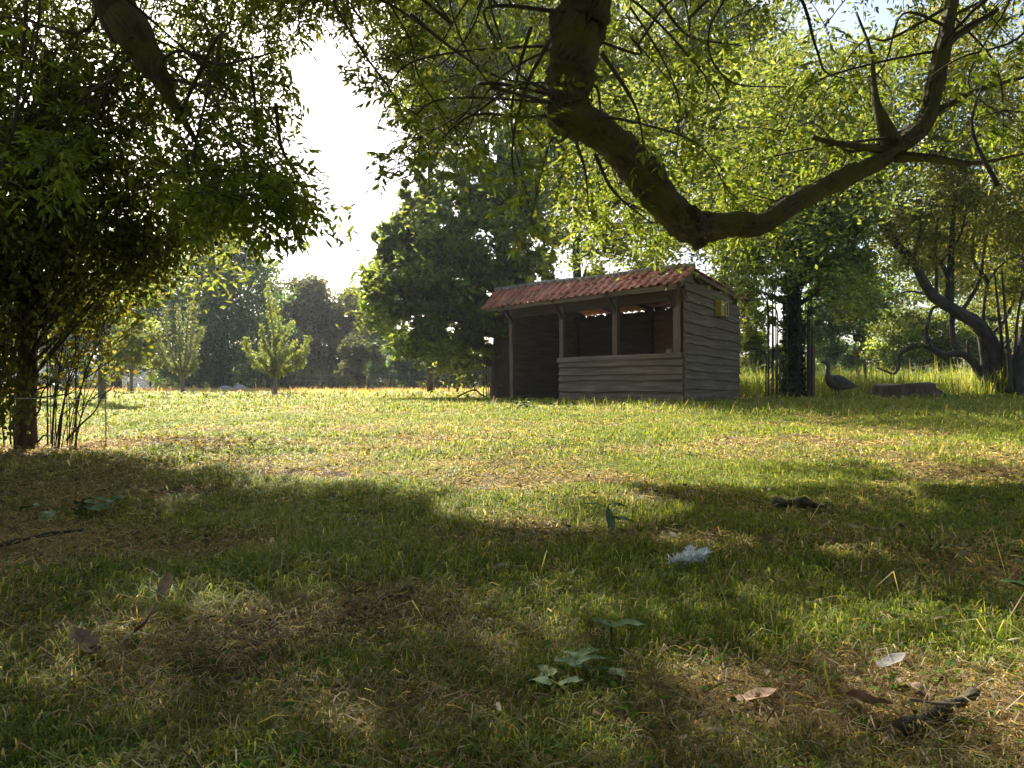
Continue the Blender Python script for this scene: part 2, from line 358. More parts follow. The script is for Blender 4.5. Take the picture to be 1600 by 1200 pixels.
# dry thatch lying flat
def thatch(r0, r1, n, L, wm):
    x, y = wedge(r0, r1, n); s = straw(x, y); k = rg.uniform(0, 1, n) < s * .9 + .12; x, y = x[k], y[k]
    k = ~in_shed(x, y, 0); x, y = x[k], y[k]; n = len(x)
    a = rg.uniform(0, 6.283, n); l = np.minimum(L * rg.lognormal(0, .4, n), L * 2.2); z = gz(x, y) + rg.uniform(.002, .022, n)
    b = a + rg.normal(0, .5, n); u = np.stack([np.cos(a), np.sin(a), rg.normal(0, .22, n)], -1); v = np.stack([np.cos(b), np.sin(b), rg.normal(-.1, .22, n)], -1)
    p0 = np.stack([x, y, z], -1); p1 = p0 + u * l[:, None] * .5; p2 = p1 + v * l[:, None] * .5
    p1[:, 2] += rg.uniform(0, .01, n)
    sd = np.stack([-np.sin(a), np.cos(a), rg.normal(0, .5, n)], -1) * (wm * rg.uniform(.5, 1.3, n) / 2)[:, None]
    V = np.stack([p0 - sd, p0 + sd, p1 + sd, p1 - sd, p2], 1)
    o = (np.arange(n) * 5)[:, None]
    Fc = np.concatenate([o + np.array([0, 1, 2]), o + np.array([0, 2, 3]), o + np.array([3, 2, 4])], 1).reshape(-1, 3)
    c = DRY[rg.integers(0, 4, n)] * rg.uniform(.3, .95, n)[:, None]
    return V.reshape(-1, 3), Fc, np.repeat(c, 5, 0)
parts.append(thatch(.35, 1.8, 52000, .030, .0016))
parts.append(thatch(1.8, 5, 80000, .042, .0026))
parts.append(thatch(5, 10, 30000, .07, .006))
# mats of small round leaves growing between the blades
x, y = wedge(.4, 5, 46000); k = (fbm(x * 1.9, y * 1.9, 99, 3) + rg.uniform(-.1, .1, len(x)) > .5); x, y = x[k], y[k]; n = len(x)
CLO = leaf_quads_(rg, np.stack([x, y, gz(x, y) + rg.uniform(.004, .022, n)], -1), .011 * rg.uniform(.6, 1.5, n), .009 * rg.uniform(.6, 1.4, n), np.array([[.06, .12, .022], [.10, .15, .03], [.13, .13, .04]])[rg.integers(0, 3, n)] * rg.uniform(.7, 1.3, n)[:, None])
# loose tall stalks with pale tips
def region(n, x0, x1, y0, y1): return rg.uniform(x0, x1, n), rg.uniform(y0, y1, n)
for (n, x0, x1, y0, y1, hh, ww, dr, ln) in [
    (350, -4, 6, 3.5, 9, .09, .003, .5, .5), (4000, 1, 12, 8.5, 13.2, .13, .006, .3, .9), (2000, -3, 4, 10, 15, .12, .006, .2, .6),
    (160, -1.2, 2.2, .9, 3, .07, .0022, .3, .9), (320, .3, 2.6, .9, 3.2, .08, .0025, .4, 1.1)]:
    x, y = region(n, x0, x1, y0, y1); k = ~in_shed(x, y, .05); x, y = x[k], y[k]; n = len(x)
    parts.append(blades(x, y, hh * rg.lognormal(0, .35, n), ww * rg.uniform(.6, 1.3, n), np.clip(rg.normal(ln, .3, n), .05, 1.8), gcols(x, y, np.full(n, dr))))
V = []; Fc = []; C = []; b = 0
for v, f, c in parts: V.append(v); Fc.append(f + b); C.append(c); b += len(v)
tag(link('grass', np_mesh('grass', np.concatenate(V), np.concatenate(Fc), M['grass'], np.concatenate(C))), 'short green turf mixed with dry straw covering the paddock', 'grass', kind='stuff')
tag(link('clover', np_mesh('clover', *CLO[:2], M['weed'], CLO[2])), 'mats of tiny round leaved plants in the turf', 'ground cover', kind='stuff')
# pinkish seed heads along the far edge and the tall meadow behind the goose
x, y = region(42000, -38, 12, 29, 42); k = rg.uniform(0, 1, len(x)) < .35 + .65 * sst(31, 38, y); x, y = x[k], y[k]
v1 = blades(x, y, .24 * rg.lognormal(0, .25, len(x)), .03 * rg.uniform(.5, 1.2, len(x)), np.clip(rg.normal(.25, .2, len(x)), 0, 1), np.array([[.50, .33, .20], [.46, .29, .18], [.42, .36, .18]])[rg.integers(0, 3, len(x))] * rg.uniform(.7, 1.2, len(x))[:, None])
tag(link('seed_grass', np_mesh('seed_grass', *v1[:2], M['grass'], v1[2])), 'band of dry orange seed heads along the far edge of the field', 'grass', kind='stuff')
x, y = region(60000, 5, 24, 18.9, 34); k = x / y > .27; x, y = x[k], y[k]; n = len(x)
hh = (.42 + .55 * fbm(x * .5, y * .5, 5, 3)) * rg.lognormal(0, .22, n)
mc = np.array([[.15, .24, .05], [.20, .27, .06], [.27, .30, .09], [.40, .36, .17]])[np.minimum(3, (rg.uniform(0, 1, n) ** 1.3 * 3 + 1.2 * fbm(x * .7, y * .7, 9, 2)).astype(int))]
v1 = blades(x, y, hh, .02 * rg.uniform(.5, 1.2, n), np.clip(rg.normal(.35, .25, n), 0, 1.2), mc * rg.uniform(.7, 1.2, n)[:, None])
tag(link('meadow_grass', np_mesh('meadow_grass', *v1[:2], M['grass'], v1[2])), 'tall yellow green meadow grass beyond the fence behind the goose', 'grass', kind='stuff')

# ------------------------------------------------------------------ leaves
def unit(v): return v / (np.linalg.norm(v, axis=-1, keepdims=True) + 1e-9)
def leaf_quads(rs, c, L, W, col, droop=.35, d=None, six=False):
    """lens shaped leaves at centres c: 4 corners, or 6 with a fold along the midrib"""
    n = len(c)
    if d is None: d = rs.normal(0, 1, (n, 3)); d[:, 2] -= droop
    d = unit(d); nn = rs.normal(0, 1, (n, 3)); nn[:, 2] += 1.0; s = unit(np.cross(d, nn)); up = np.cross(s, d)
    L = np.asarray(L)[:, None] / 2; W = np.asarray(W)[:, None] / 2
    if not six:
        V = np.stack([c - d * L, c + s * W - d * L * .1, c + d * L, c - s * W - d * L * .1], 1)
        o = (np.arange(n) * 4)[:, None]; Fq = o + np.array([0, 1, 2, 3]); k = 4
    else:
        f = up * W * .35
        V = np.stack([c - d * L, c - d * L * .35 + s * W + f, c + d * L * .3 + s * W * .85 + f, c + d * L - up * W * .3, c + d * L * .3 - s * W * .85 + f, c - d * L * .35 - s * W + f], 1)
        o = (np.arange(n) * 6)[:, None]; Fq = np.concatenate([o + np.array([0, 1, 2, 3]), o + np.array([0, 3, 4, 5])], 1).reshape(-1, 4); k = 6
    return V.reshape(-1, 3), Fq, np.repeat(col, k, 0)
def join(ps):
    V = []; Fq = []; C = []; b = 0
    for v, f, c in ps: V.append(v); Fq.append(f + b); C.append(c); b += len(v)
    return np.concatenate(V), np.concatenate(Fq), np.concatenate(C)
def jitter_col(rs, base, n, s=.22):
    b = np.asarray(base, float); b = b[rs.integers(0, len(b), n)] if b.ndim == 2 else np.repeat(b[None], n, 0)
    return b * rs.lognormal(0, s, (n, 1)) * (1 + rs.normal(0, .05, (n, 3)))

LEAFK = 1.9
def make_tree(name, label, cat, D, trunk, blobs, leaf, leafcol, n_leaves, bark, group=None, clump=.26, sprays=10, seed=1, gap=.0, limbs=True, dspread=.8, shellmin=.35, stake=None, twig_r=.012):
    """trunk: list of (px,py,width_px[,ddepth]); blobs: (px,py,r_px[,ddepth]); all at distance D"""
    rs = np.random.default_rng(seed); base = on(trunk[0][0], D)
    root = empty(name, base, label, cat, group)
    tp = []; tr = []
    for q in trunk: tp.append(P(q[0], q[1], D + (q[3] if len(q) > 3 else 0))); tr.append(q[2] / F * D / 2)
    tp[0][2] = base[2] - .05
    full = spline([np.append(a, r) for a, r in zip(tp, tr)], 5)
    mb = MB(seed); mb.tube([q[:3] for q in full], [abs(q[3]) for q in full], 10, .12, seed=seed)
    n_leaves = int(n_leaves * LEAFK); leaf = leaf * (1.25 if D > 20 else 1.1); sprays *= 1.6; clump *= .8
    cl = []; wt = []
    for bl in blobs:
        c = P(bl[0], bl[1], D + (bl[3] if len(bl) > 3 else 0)); R = bl[2] / F * D
        nc = max(3, int(sprays * (bl[2] / 40.) ** 2 * 1.2)) if D > 10 else max(5, int(sprays * R * 4))
        u = unit(rs.normal(0, 1, (nc, 3))); r = R * rs.uniform(shellmin, 1, nc) ** .6
        pc = c + u * r[:, None] * np.array([1, dspread, 1])
        cl.append(pc); wt += [R] * nc
        if limbs and bl[2] >= limbs:
            dists = [np.linalg.norm(q[:3] - c) + (3 if q[2] > c[2] else 0) for q in full]; j = int(np.argmin(dists)); j = max(1, j - 1)
            st = full[j][:3]; r0 = max(twig_r * 1.5, abs(full[j][3]) * .5)
            mid = (st + c) / 2 + np.array([rs.normal(0, .08), rs.normal(0, .08), .12]) * R
            path = spline([st, mid, c], 5); mb.tube(path, np.linspace(r0, twig_r, len(path)), 6, .1, seed=seed + 1)
            for q in pc[rs.permutation(nc)[:min(nc, 9)]]:
                a = path[rs.integers(4, len(path))]; mm = (a + q) / 2 + rs.normal(0, .07 * R, 3)
                pp = spline([a, mm, q], 3); mb.tube(pp, np.linspace(twig_r, twig_r * .35, len(pp)), 4, 0, seed=3)
    mb.build('trunk', bark, root)
    cl = np.concatenate(cl); wt = np.array(wt); pr = wt / wt.sum()
    pick = rs.choice(len(cl), n_leaves, p=pr)
    cs_ = (.55 + .9 * rs.uniform(0, 1, len(cl)))[pick]
    sg = clump * wt[pick] * cs_
    pos = cl[pick] + rs.normal(0, 1, (n_leaves, 3)) * sg[:, None] * np.array([1, 1, .75])
    k = pos[:, 2] > base[2] + .1; pos = pos[k]; pick = pick[k]; n = len(pos)
    cb_ = rs.lognormal(0, .28, len(cl))[pick][:, None]
    V_, F_, C_ = leaf_quads(rs, pos, leaf * rs.uniform(.6, 1.3, n), leaf * .55 * rs.uniform(.7, 1.3, n), jitter_col(rs, leafcol, n, .15) * cb_)
    link('crown', np_mesh('crown', V_, F_, M['leaf_far'], C_), root)
    return root

DK = [(.06, .12, .045), (.08, .14, .05), (.05, .095, .038)]
MID = [(.11, .15, .04), (.14, .18, .045), (.09, .125, .038)]
LT = [(.12, .16, .045), (.155, .19, .055), (.10, .135, .04), (.07, .105, .035)]
OL = [(.08, .085, .03), (.06, .07, .025), (.11, .10, .04)]
# --- far line of trees
g_far = 'trees along the far field edge'
make_tree('broadleaf_tree', 'tall blue green tree above the vase shaped sapling, highest of the far row', 'tree', 41, [(345, 612, 34), (345, 560, 26), (342, 470, 20), (340, 400, 10)],
          [(340, 395, 62), (300, 450, 62), (385, 455, 55), (335, 520, 75), (290, 540, 60), (395, 540, 50), (350, 360, 40), (395, 400, 40), (310, 585, 34), (370, 585, 34)], .17, DK, 26000, M['bark_far'], g_far, seed=3)
make_tree('broadleaf_tree', 'round olive topped tree right of the upright young tree', 'tree', 47, [(476, 612, 10), (476, 560, 9), (480, 500, 6)],
          [(470, 475, 42), (510, 480, 45), (540, 510, 35), (455, 520, 40), (500, 540, 55), (545, 555, 35), (440, 560, 30), (445, 470, 30), (470, 585, 26), (520, 585, 26)], .19, [(.05, .065, .024), (.065, .075, .028), (.04, .055, .022), (.09, .085, .03)], 22000, M['bark_far'], g_far, seed=4)
make_tree('broadleaf_tree', 'small distant tree top just left of the big maple', 'tree', 58, [(568, 610, 8), (568, 540, 6), (568, 500, 4)],
          [(560, 465, 28), (590, 470, 30), (575, 510, 35), (550, 500, 25), (600, 530, 30), (570, 560, 30)], .22, DK, 9000, M['bark_far'], g_far, seed=5)
make_tree('broadleaf_tree', 'dark rounded tree low behind the maple crown', 'tree', 42, [(640, 612, 12), (640, 590, 9), (642, 560, 6)],
          [(640, 555, 34), (610, 570, 28), (670, 565, 30), (700, 580, 28), (640, 590, 20), (735, 560, 36), (750, 590, 24)], .17, DK, 13000, M['bark_far'], g_far, seed=6)
make_tree('broadleaf_tree', 'grey green tree beside the olive topped one, thin double trunk', 'tree', 37, [(562, 613, 7), (563, 590, 6), (565, 560, 4)],
          [(565, 545, 26), (545, 565, 22), (590, 560, 22), (568, 580, 20)], .13, [(.07, .085, .04), (.055, .07, .035)], 5000, M['bark_far'], g_far, seed=7)
make_tree('broadleaf_tree', 'dark tree with a thick black trunk behind the pale saplings', 'tree', 42, [(184, 613, 13), (184, 585, 11), (186, 530, 8)],
          [(180, 500, 55), (220, 470, 50), (130, 520, 50), (240, 530, 45), (190, 560, 28), (120, 575, 24), (255, 575, 24), (100, 540, 40)], .17, DK, 17000, M['bark_far'], g_far, seed=8)
make_tree('broadleaf_tree', 'bluish dark tree at the far left end of the row, broken by sky holes', 'tree', 46, [(90, 612, 8), (90, 580, 7), (90, 520, 5)],
          [(60, 500, 60), (100, 480, 50), (20, 520, 50), (80, 560, 24), (130, 560, 20)], .18, DK, 9000, M['bark_far'], g_far, seed=9)
make_tree('broadleaf_tree', 'dark far tree glimpsed below the yellow green sapling', 'tree', 43, [(420, 612, 8), (421, 585, 7), (422, 560, 4)],
          [(415, 560, 30), (430, 520, 30), (405, 590, 18), (440, 590, 18)], .17, DK, 6000, M['bark_far'], g_far, seed=10)
# --- young trees in the field
g_y = 'young trees planted in the field'
make_tree('young_tree', 'pale leafed round young tree, first of the staked row', 'tree', 24, [(205, 618, 6), (205, 595, 5), (206, 560, 4), (208, 520, 2)],
          [(205, 540, 32), (185, 555, 25), (228, 550, 28), (215, 515, 25), (190, 525, 22), (175, 580, 14), (240, 575, 16)], .09, [(.13, .17, .06), (.16, .19, .07), (.10, .14, .045)], 3600, M['bark_pale'], g_y, seed=21)
def upright(name, label, D, tx, shoots, leafcol, n, seed, leaf=.07, wpx=7, fork=585):
    rs = np.random.default_rng(seed); base = on(tx, D); root = empty(name, base, label, 'tree', g_y)
    mb = MB(seed); b0 = base - np.array([0, 0, .05]); fk = P(tx, fork, D)
    mb.tube(spline([b0, (b0 + fk) / 2, fk], 4), np.linspace(wpx / F * D / 2, wpx * .4 / F * D, 9), 8, .1)
    cs = []
    for s in shoots:
        pts = [fk] + [P(px, py, D + rs.normal(0, .35)) for px, py in s]; sp = spline(pts, 5)
        mb.tube(sp, np.linspace(wpx * .28 / F * D, .006, len(sp)), 5, .05)
        cs.append(np.array(sp[2:]))
    mb.build('trunk', M['bark_pale'], root)
    cs = np.concatenate(cs); pk = rs.integers(0, len(cs), n); pos = cs[pk] + rs.normal(0, .06, (n, 3)) * D / 24
    V_, F_, C_ = leaf_quads(rs, pos, leaf * rs.uniform(.6, 1.3, n), leaf * .6 * rs.uniform(.7, 1.2, n), jitter_col(rs, leafcol, n), -.2)
    link('crown', np_mesh('crown', V_, F_, M['leaf_far'], C_), root); return root
upright('young_tree', 'vase shaped young tree with narrow upright leafy branches', 24, 285,
        [[(272, 565), (262, 520), (258, 482)], [(280, 550), (280, 510), (278, 478)], [(290, 550), (292, 515), (296, 475)], [(295, 560), (300, 525), (308, 480)], [(300, 565), (305, 540), (316, 515)], [(265, 570), (250, 545), (248, 515)], [(298, 578), (304, 570), (303, 550)], [(270, 575), (258, 565), (252, 540)]],
        [(.12, .15, .075), (.10, .13, .06)], 3600, 22, .085, 7)
upright('young_tree', 'bright yellow green young tree with a tall central spire and side arms', 23, 430,
        [[(429, 560), (427, 520), (421, 480), (418, 442)], [(420, 575), (405, 560), (388, 548), (384, 530)], [(440, 575), (455, 560), (468, 552), (482, 528)], [(435, 560), (442, 535), (456, 505)], [(424, 560), (414, 540), (408, 510)], [(440, 580), (455, 575), (470, 570), (480, 545)], [(420, 580), (402, 572), (392, 560)], [(430, 540), (436, 510), (428, 470)], [(425, 570), (415, 560), (410, 545)], [(440, 565), (450, 550), (462, 535)]],
        [(.13, .17, .045), (.12, .16, .05)], 5600, 23, .09, 8, 592)
make_tree('young_tree', 'small light green young tree under the low maple branches', 'tree', 33, [(701, 613, 5), (701, 600, 4), (703, 580, 3)],
          [(700, 565, 18), (685, 572, 13), (718, 570, 14), (702, 552, 12)], .1, LT, 3500, M['bark_pale'], g_y, seed=24)
make_tree('young_tree', 'thin pale trunked young tree beside the leafy hedge stems', 'tree', 13, [(158, 630, 9), (157, 570, 8), (157, 520, 7), (158, 480, 5)],
          [(160, 470, 35), (195, 460, 35), (130, 480, 30), (225, 440, 30), (240, 470, 18), (90, 490, 30)], .08, [(.13, .17, .035), (.17, .19, .05)], 7000, M['bark_pale'], g_y, seed=25)
def stake(D, px, py_top, label, lean=0, w_=.045, m_='post', name='tree_stake', grp='stakes supporting the young trees'):
    b = on(px, D); t = P(px + lean, py_top, D); mb = MB(int(px)); dz = t[2] - b[2]
    mb.tube([b - np.array([0, 0, .1]), b + (t - b) * .33, b + (t - b) * .66, t], [w_ * .55, w_ * .5, w_ * .5, w_ * .45], 8, .1, seed=int(px))
    o = mb.build(name, M[m_]); return tag(o, label, 'stake', grp)
stake(23, 425, 590, 'thin stake close to the spire shaped sapling')
stake(12.7, 164, 560, 'weathered stake beside the thin pale trunk at left', 0)
stake(24, 200, 596, 'stake beside the round pale young tree')
stake(29, 678, 568, 'leaning stake standing alone left of the small light green sapling', -3, .09)
stake(22, 85, 560, 'pale stake seen through the shrub stems', 3, .16)

# --- big maple-like tree left of the shed
make_tree('maple_tree', 'large dark green lobed leaf tree beside the left end of the shed', 'tree', 18.2,
          [(781, 624, 36), (783, 560, 30), (786, 500, 27), (786, 400, 22), (784, 310, 16), (780, 200, 10)],
          [(615, 450, 52), (590, 480, 32), (650, 400, 55), (640, 500, 55), (690, 340, 50), (655, 305, 32), (685, 275, 42), (612, 385, 34), (700, 430, 62), (700, 510, 55), (750, 380, 60), (760, 470, 60), (745, 540, 38), (790, 320, 55), (830, 390, 45, 1), (650, 345, 35),
           (700, 550, 26), (600, 420, 25), (815, 280, 45, 1), (740, 290, 40), (820, 430, 40, 1.2), (780, 240, 45), (720, 560, 22), (665, 530, 30)],
          .185, [(.075, .12, .04), (.10, .15, .045), (.06, .095, .035), (.16, .20, .05)], 21000, M['bark_brown'], seed=31, clump=.17, sprays=10, shellmin=.6)
# --- tall second-line trees filling the top
g_b = 'tall trees behind the shed'
make_tree('tall_tree', 'slim trunked tree rising behind the maple crown', 'tree', 25, [(672, 618, 10), (671, 450, 9), (672, 270, 8), (672, 200, 6)],
          [(680, 200, 50), (640, 170, 35), (720, 150, 60), (690, 100, 60), (750, 60, 80), (680, 30, 60), (640, 90, 30)], .14, MID, 17000, M['bark_far'], g_b, seed=33)
make_tree('tall_tree', 'bright leafed tall tree rising directly behind the shed roof', 'tree', 24, [(905, 619, 16), (905, 500, 14), (900, 380, 12), (905, 250, 9)],
          [(880, 330, 60), (940, 350, 50), (900, 250, 80), (980, 280, 60), (860, 180, 70), (950, 180, 80), (900, 90, 90), (1000, 380, 45), (850, 60, 70), (920, 410, 30)], .14, MID + LT, 30000, M['bark_far'], g_b, seed=34)
make_tree('tall_tree', 'tall loose tree between the shed gable and the ivy trunk', 'tree', 26, [(1135, 618, 14), (1134, 480, 12), (1128, 330, 10), (1120, 200, 8)],
          [(1050, 330, 60), (1120, 340, 50), (1050, 230, 75), (1140, 220, 75), (1080, 130, 80), (1010, 150, 60), (1160, 90, 80), (1060, 30, 80), (1150, 420, 45), (1165, 490, 40), (1160, 540, 35)], .14, MID + LT, 30000, M['bark_far'], g_b, seed=35)
# --- ivy tree inside the iron guard
ivy = make_tree('ivy_tree', 'dark ivy covered tree standing inside the rusty arched guard', 'tree', 17.9,
          [(1238, 622, 34), (1240, 560, 26), (1240, 480, 23), (1238, 400, 19), (1240, 300, 16), (1245, 200, 10)],
          [(1240, 380, 50), (1190, 400, 42), (1290, 400, 48), (1330, 420, 35), (1250, 300, 70), (1180, 320, 60), (1310, 330, 55), (1240, 210, 80), (1170, 450, 22), (1290, 455, 24), (1220, 450, 26), (1150, 250, 50), (1330, 240, 60), (1265, 500, 16), (1215, 500, 16)],
          .13, MID + LT[:1], 36000, M['bark_far'], seed=36, clump=.22)
rs = np.random.default_rng(5); n = 3800
th = rs.uniform(0, 6.283, n); zz = rs.uniform(.05, 2.9, n) ; rr = .26 - .04 * zz + rs.normal(0, .05, n); cx = (1239 - 800) / F * 17.9
pos = np.stack([cx + rr * np.cos(th), 17.9 + rr * np.sin(th), .15 + zz], -1)
V_, F_, C_ = leaf_quads(rs, pos, .1 * rs.uniform(.6, 1.2, n), .08 * rs.uniform(.6, 1.2, n), jitter_col(rs, [(.02, .04, .015), (.03, .055, .018)], n), .6)
link('ivy', np_mesh('ivy', V_, F_, M['leaf_far'], C_), ivy)
def sprays(root, D0, D1, boxes, n_sp, leaf, seed, cols):
    """flat sprays of drooping leaves added to a crown, light leaf colours standing in for sunlit foliage"""
    r2 = np.random.default_rng(seed); c = []
    tot = sum((b[1] - b[0]) * (b[3] - b[2]) for b in boxes)
    for b in boxes:
        k = int(n_sp * (b[1] - b[0]) * (b[3] - b[2]) / tot)
        for _ in range(k):
            D = r2.uniform(D0, D1); c.append(P(r2.uniform(b[0], b[1]), r2.uniform(b[2], b[3]), D))
    c = np.array(c); m = 26; cc = np.repeat(c, m, 0) + r2.normal(0, 1, (len(c) * m, 3)) * np.array([.3, .3, .13]); n = len(cc)
    d = r2.normal(0, 1, (n, 3)); d[:, 2] = d[:, 2] * .4 - .35
    cb = np.repeat(r2.lognormal(0, .25, len(c)), m)[:, None]
    v = leaf_quads(r2, cc, leaf * r2.uniform(.6, 1.3, n), leaf * .4 * r2.uniform(.7, 1.3, n), jitter_col(r2, cols, n, .15) * cb, 0, d)
    link('crown', np_mesh('crown', *v[:2], M['leaf_far'], v[2]), root)
sprays(ivy, 10.5, 13.5, [(900, 1250, 120, 420), (1150, 1420, 60, 330), (1120, 1180, 420, 460)], 620, .11, 91, LT)
sprays(bpy.data.objects['maple_tree'], 16.6, 18.2, [(560, 600, 440, 500), (590, 640, 415, 450), (635, 700, 320, 370), (655, 730, 530, 575), (700, 760, 570, 600), (735, 790, 300, 340), (840, 870, 370, 420), (690, 730, 370, 400), (575, 640, 500, 530), (640, 700, 400, 430), (770, 830, 340, 370)], 150, .15, 93, LT)
sprays(ivy, 15, 17.5, [(1130, 1350, 330, 460), (1300, 1400, 400, 520)], 130, .12, 92, LT)
# --- leaning tree on the right
lt = make_tree('leaning_tree', 'old leaning tree bending left over the stump with a looping low branch', 'tree', 19.5,
          [(1560, 612, 34), (1556, 560, 25), (1533, 512, 21), (1501, 490, 19), (1473, 473, 17), (1456, 460, 16), (1442, 437, 14), (1426, 407, 12), (1400, 380, 12), (1375, 340, 9), (1360, 290, 6)],
          [(1400, 380, 45), (1360, 420, 40), (1440, 390, 40), (1480, 350, 60), (1550, 380, 60), (1600, 450, 50), (1560, 460, 36), (1380, 330, 55), (1450, 280, 75), (1540, 270, 80), (1620, 330, 80), (1350, 260, 60), (1620, 200, 80), (1500, 170, 80), (1400, 190, 70), (1330, 480, 30), (1350, 500, 24), (1400, 500, 24), (1440, 520, 22), (1600, 520, 30), (1490, 430, 28), (1560, 100, 80), (1450, 80, 70), (1340, 120, 60)],
          .10, [(.13, .15, .04), (.18, .20, .05), (.10, .12, .035), (.20, .22, .055)], 34000, M['bark_far'], seed=37, clump=.25, dspread=1.0, limbs=999)
mb = MB(9); q = lambda *a: [P(x, y, 19.5 + (i % 3) * .05) for i, (x, y) in enumerate(a)]
for path, r0, r1 in [([(1548, 612), (1531, 582), (1515, 560), (1496, 552), (1473, 555), (1449, 541), (1426, 541), (1407, 554), (1403, 575), (1396, 584), (1385, 580), (1370, 575)], .13, .02),
                     ([(1497, 552), (1490, 530), (1488, 500), (1490, 480)], .075, .06), ([(1449, 541), (1448, 515), (1456, 485), (1466, 478)], .05, .04),
                     ([(1540, 612), (1538, 560), (1532, 520)], .12, .09), ([(1480, 478), (1482, 440), (1470, 410), (1450, 400)], .09, .03), ([(1463, 468), (1464, 430), (1462, 390), (1466, 340)], .05, .03), ([(1484, 470), (1486, 420), (1488, 370), (1492, 310)], .11, .05),
                     ([(1536, 515), (1538, 480), (1545, 440), (1570, 410), (1600, 395)], .05, .02), ([(1560, 560), (1580, 530), (1600, 515)], .05, .03), ([(1515, 560), (1512, 535), (1520, 525)], .05, .02),
                     ([(1396, 575), (1420, 590)], .0, .0), ([(1470, 410), (1500, 370), (1512, 320)], .04, .02), ([(1410, 390), (1385, 350), (1350, 300), (1340, 240)], .07, .02), ([(1426, 407), (1440, 350), (1430, 280), (1440, 200)], .06, .02), ([(1456, 463), (1420, 455), (1380, 470), (1340, 480)], .03, .008), ([(1540, 530), (1570, 500), (1590, 450), (1600, 380)], .06, .02), ([(1501, 490), (1530, 440), (1540, 380), (1560, 300)], .06, .02), ([(1545, 440), (1520, 400), (1525, 330), (1500, 230)], .05, .015)]:
    if r0 == 0: continue
    sp = spline(q(*path), 5); sp[0][2] -= .05; mb.tube(sp, np.linspace(r0, r1, len(sp)), 8, .14, seed=4)
mb.build('branch', M['bark_far'], lt)
mt = make_tree('multistem_tree', 'clump of dark upright stems at the right edge of the paddock', 'tree', 19.0, [(1592, 613, 26), (1594, 560, 22), (1612, 500, 16), (1640, 440, 10)],
          [(1640, 420, 60), (1660, 520, 60), (1690, 330, 90)], .1, MID, 9000, M['bark_far'], seed=38)
mb = MB(4)
for i, (a, b) in enumerate([(1578, 1572), (1574, 1590), (1584, 1600), (1600, 1640), (1570, 1562), (1608, 1670)]):
    sp = spline([P(a, 614, 18.9 + .1 * i), P((a + b) / 2 + 3, 570, 18.9 + .1 * i), P(b, 500, 18.9), P(b + (b - a), 420, 18.8)], 4); mb.tube(sp, np.linspace(.07, .02, len(sp)), 7, .1, seed=i)
mb.build('stem', M['bark_far'], mt)
# --- shrubs and far trees on the right
g_r = 'bushes beyond the wire fence'
make_tree('willow_bush', 'bright yellow green bush glowing behind the looping branch', 'bush', 30, [(1440, 612, 14), (1440, 560, 8)],
          [(1400, 540, 40), (1450, 530, 45), (1500, 545, 40), (1560, 540, 45), (1420, 500, 36), (1380, 565, 26), (1530, 510, 36), (1480, 575, 24)], .12, LT, 15000, M['bark_far'], g_r, seed=41)
make_tree('broadleaf_tree', 'dark blue green tree in the distance above the goose', 'tree', 36, [(1300, 612, 12), (1300, 560, 10), (1302, 500, 7)],
          [(1300, 480, 45), (1280, 540, 36), (1330, 540, 36), (1340, 480, 40), (1310, 430, 40), (1260, 510, 30), (1350, 570, 26), (1300, 575, 26), (1370, 590, 18)], .16, DK, 14000, M['bark_far'], g_r, seed=42)
make_tree('shrub', 'dense green shrub between the shed and the iron guard', 'bush', 27, [(1180, 612, 10), (1178, 580, 6)],
          [(1175, 545, 30), (1160, 570, 24), (1195, 570, 26), (1180, 510, 26), (1215, 560, 24), (1170, 480, 24)], .11, MID, 9000, M['bark_far'], g_r, seed=43)
make_tree('broadleaf_tree', 'large far tree filling the view behind the leaning trunk', 'tree', 40, [(1480, 612, 16), (1480, 540, 13), (1478, 450, 9)],
          [(1420, 430, 70), (1500, 400, 80), (1580, 420, 80), (1460, 330, 80), (1560, 320, 80), (1380, 480, 50), (1640, 400, 80)], .2, MID, 15000, M['bark_far'], g_r, seed=44)

# ------------------------------------------------------------------ the ash tree overhead: trunk behind the camera, limbs reaching over it
rs = np.random.default_rng(77)
ash = empty('ash_tree', (1.9, -2.6, 0.0), 'great overhanging tree whose crooked mossy limb dips across the top right', 'tree')
tr = MB(1)
tp = spline([(1.9, -2.6, -.1, .46), (1.85, -2.5, 1.2, .38), (1.7, -2.2, 2.6, .36), (1.4, -1.6, 3.6, .32)], 6); tr.tube([q[:3] for q in tp], [q[3] for q in tp], 16, .12, seed=2)
tr.build('trunk', M['bark'], ash)
def limb(pts, n=7, sides=14, rough=.12, seed=1, name='limb'):
    """old bark: swellings and furrows displace the tube"""
    sp = spline(pts, n); m = MB(seed); c = np.array([q[:3] for q in sp]); rad = np.array([q[3] for q in sp])
    rad = rad * (1 + .16 * (fbm(np.arange(len(sp)) * .9 * 6 / n, 0 * rad + seed, 7, 3) - .5) * 2)
    m.tube(list(c), list(rad), sides, 0, seed=seed); v = np.array(m.v); g = np.array(m.g)
    k = len(v) // sides; cen = np.repeat(c, sides, 0)[:len(v)]; th = np.tile(np.arange(sides) / sides * 6.2832, k)
    L = g[:, 0]; d = (fbm(np.cos(th) * 1.6 + L * 4, np.sin(th) * 1.6 + L * 1.5, 3, 3) - .5) * .55 + (fbm(np.cos(th) * 5 + L * 3, np.sin(th) * 5 - L * 3, 9, 3) - .5) * .38
    v = cen + (v - cen) * (1 + d)[:, None]; m.v = [tuple(q) for q in v]
    m.build(name, M['bark'], ash); return c[::max(1, n // 6)]
def L4(px, py, d, wpx): return (*P(px, py, d), wpx / F * d / 2)
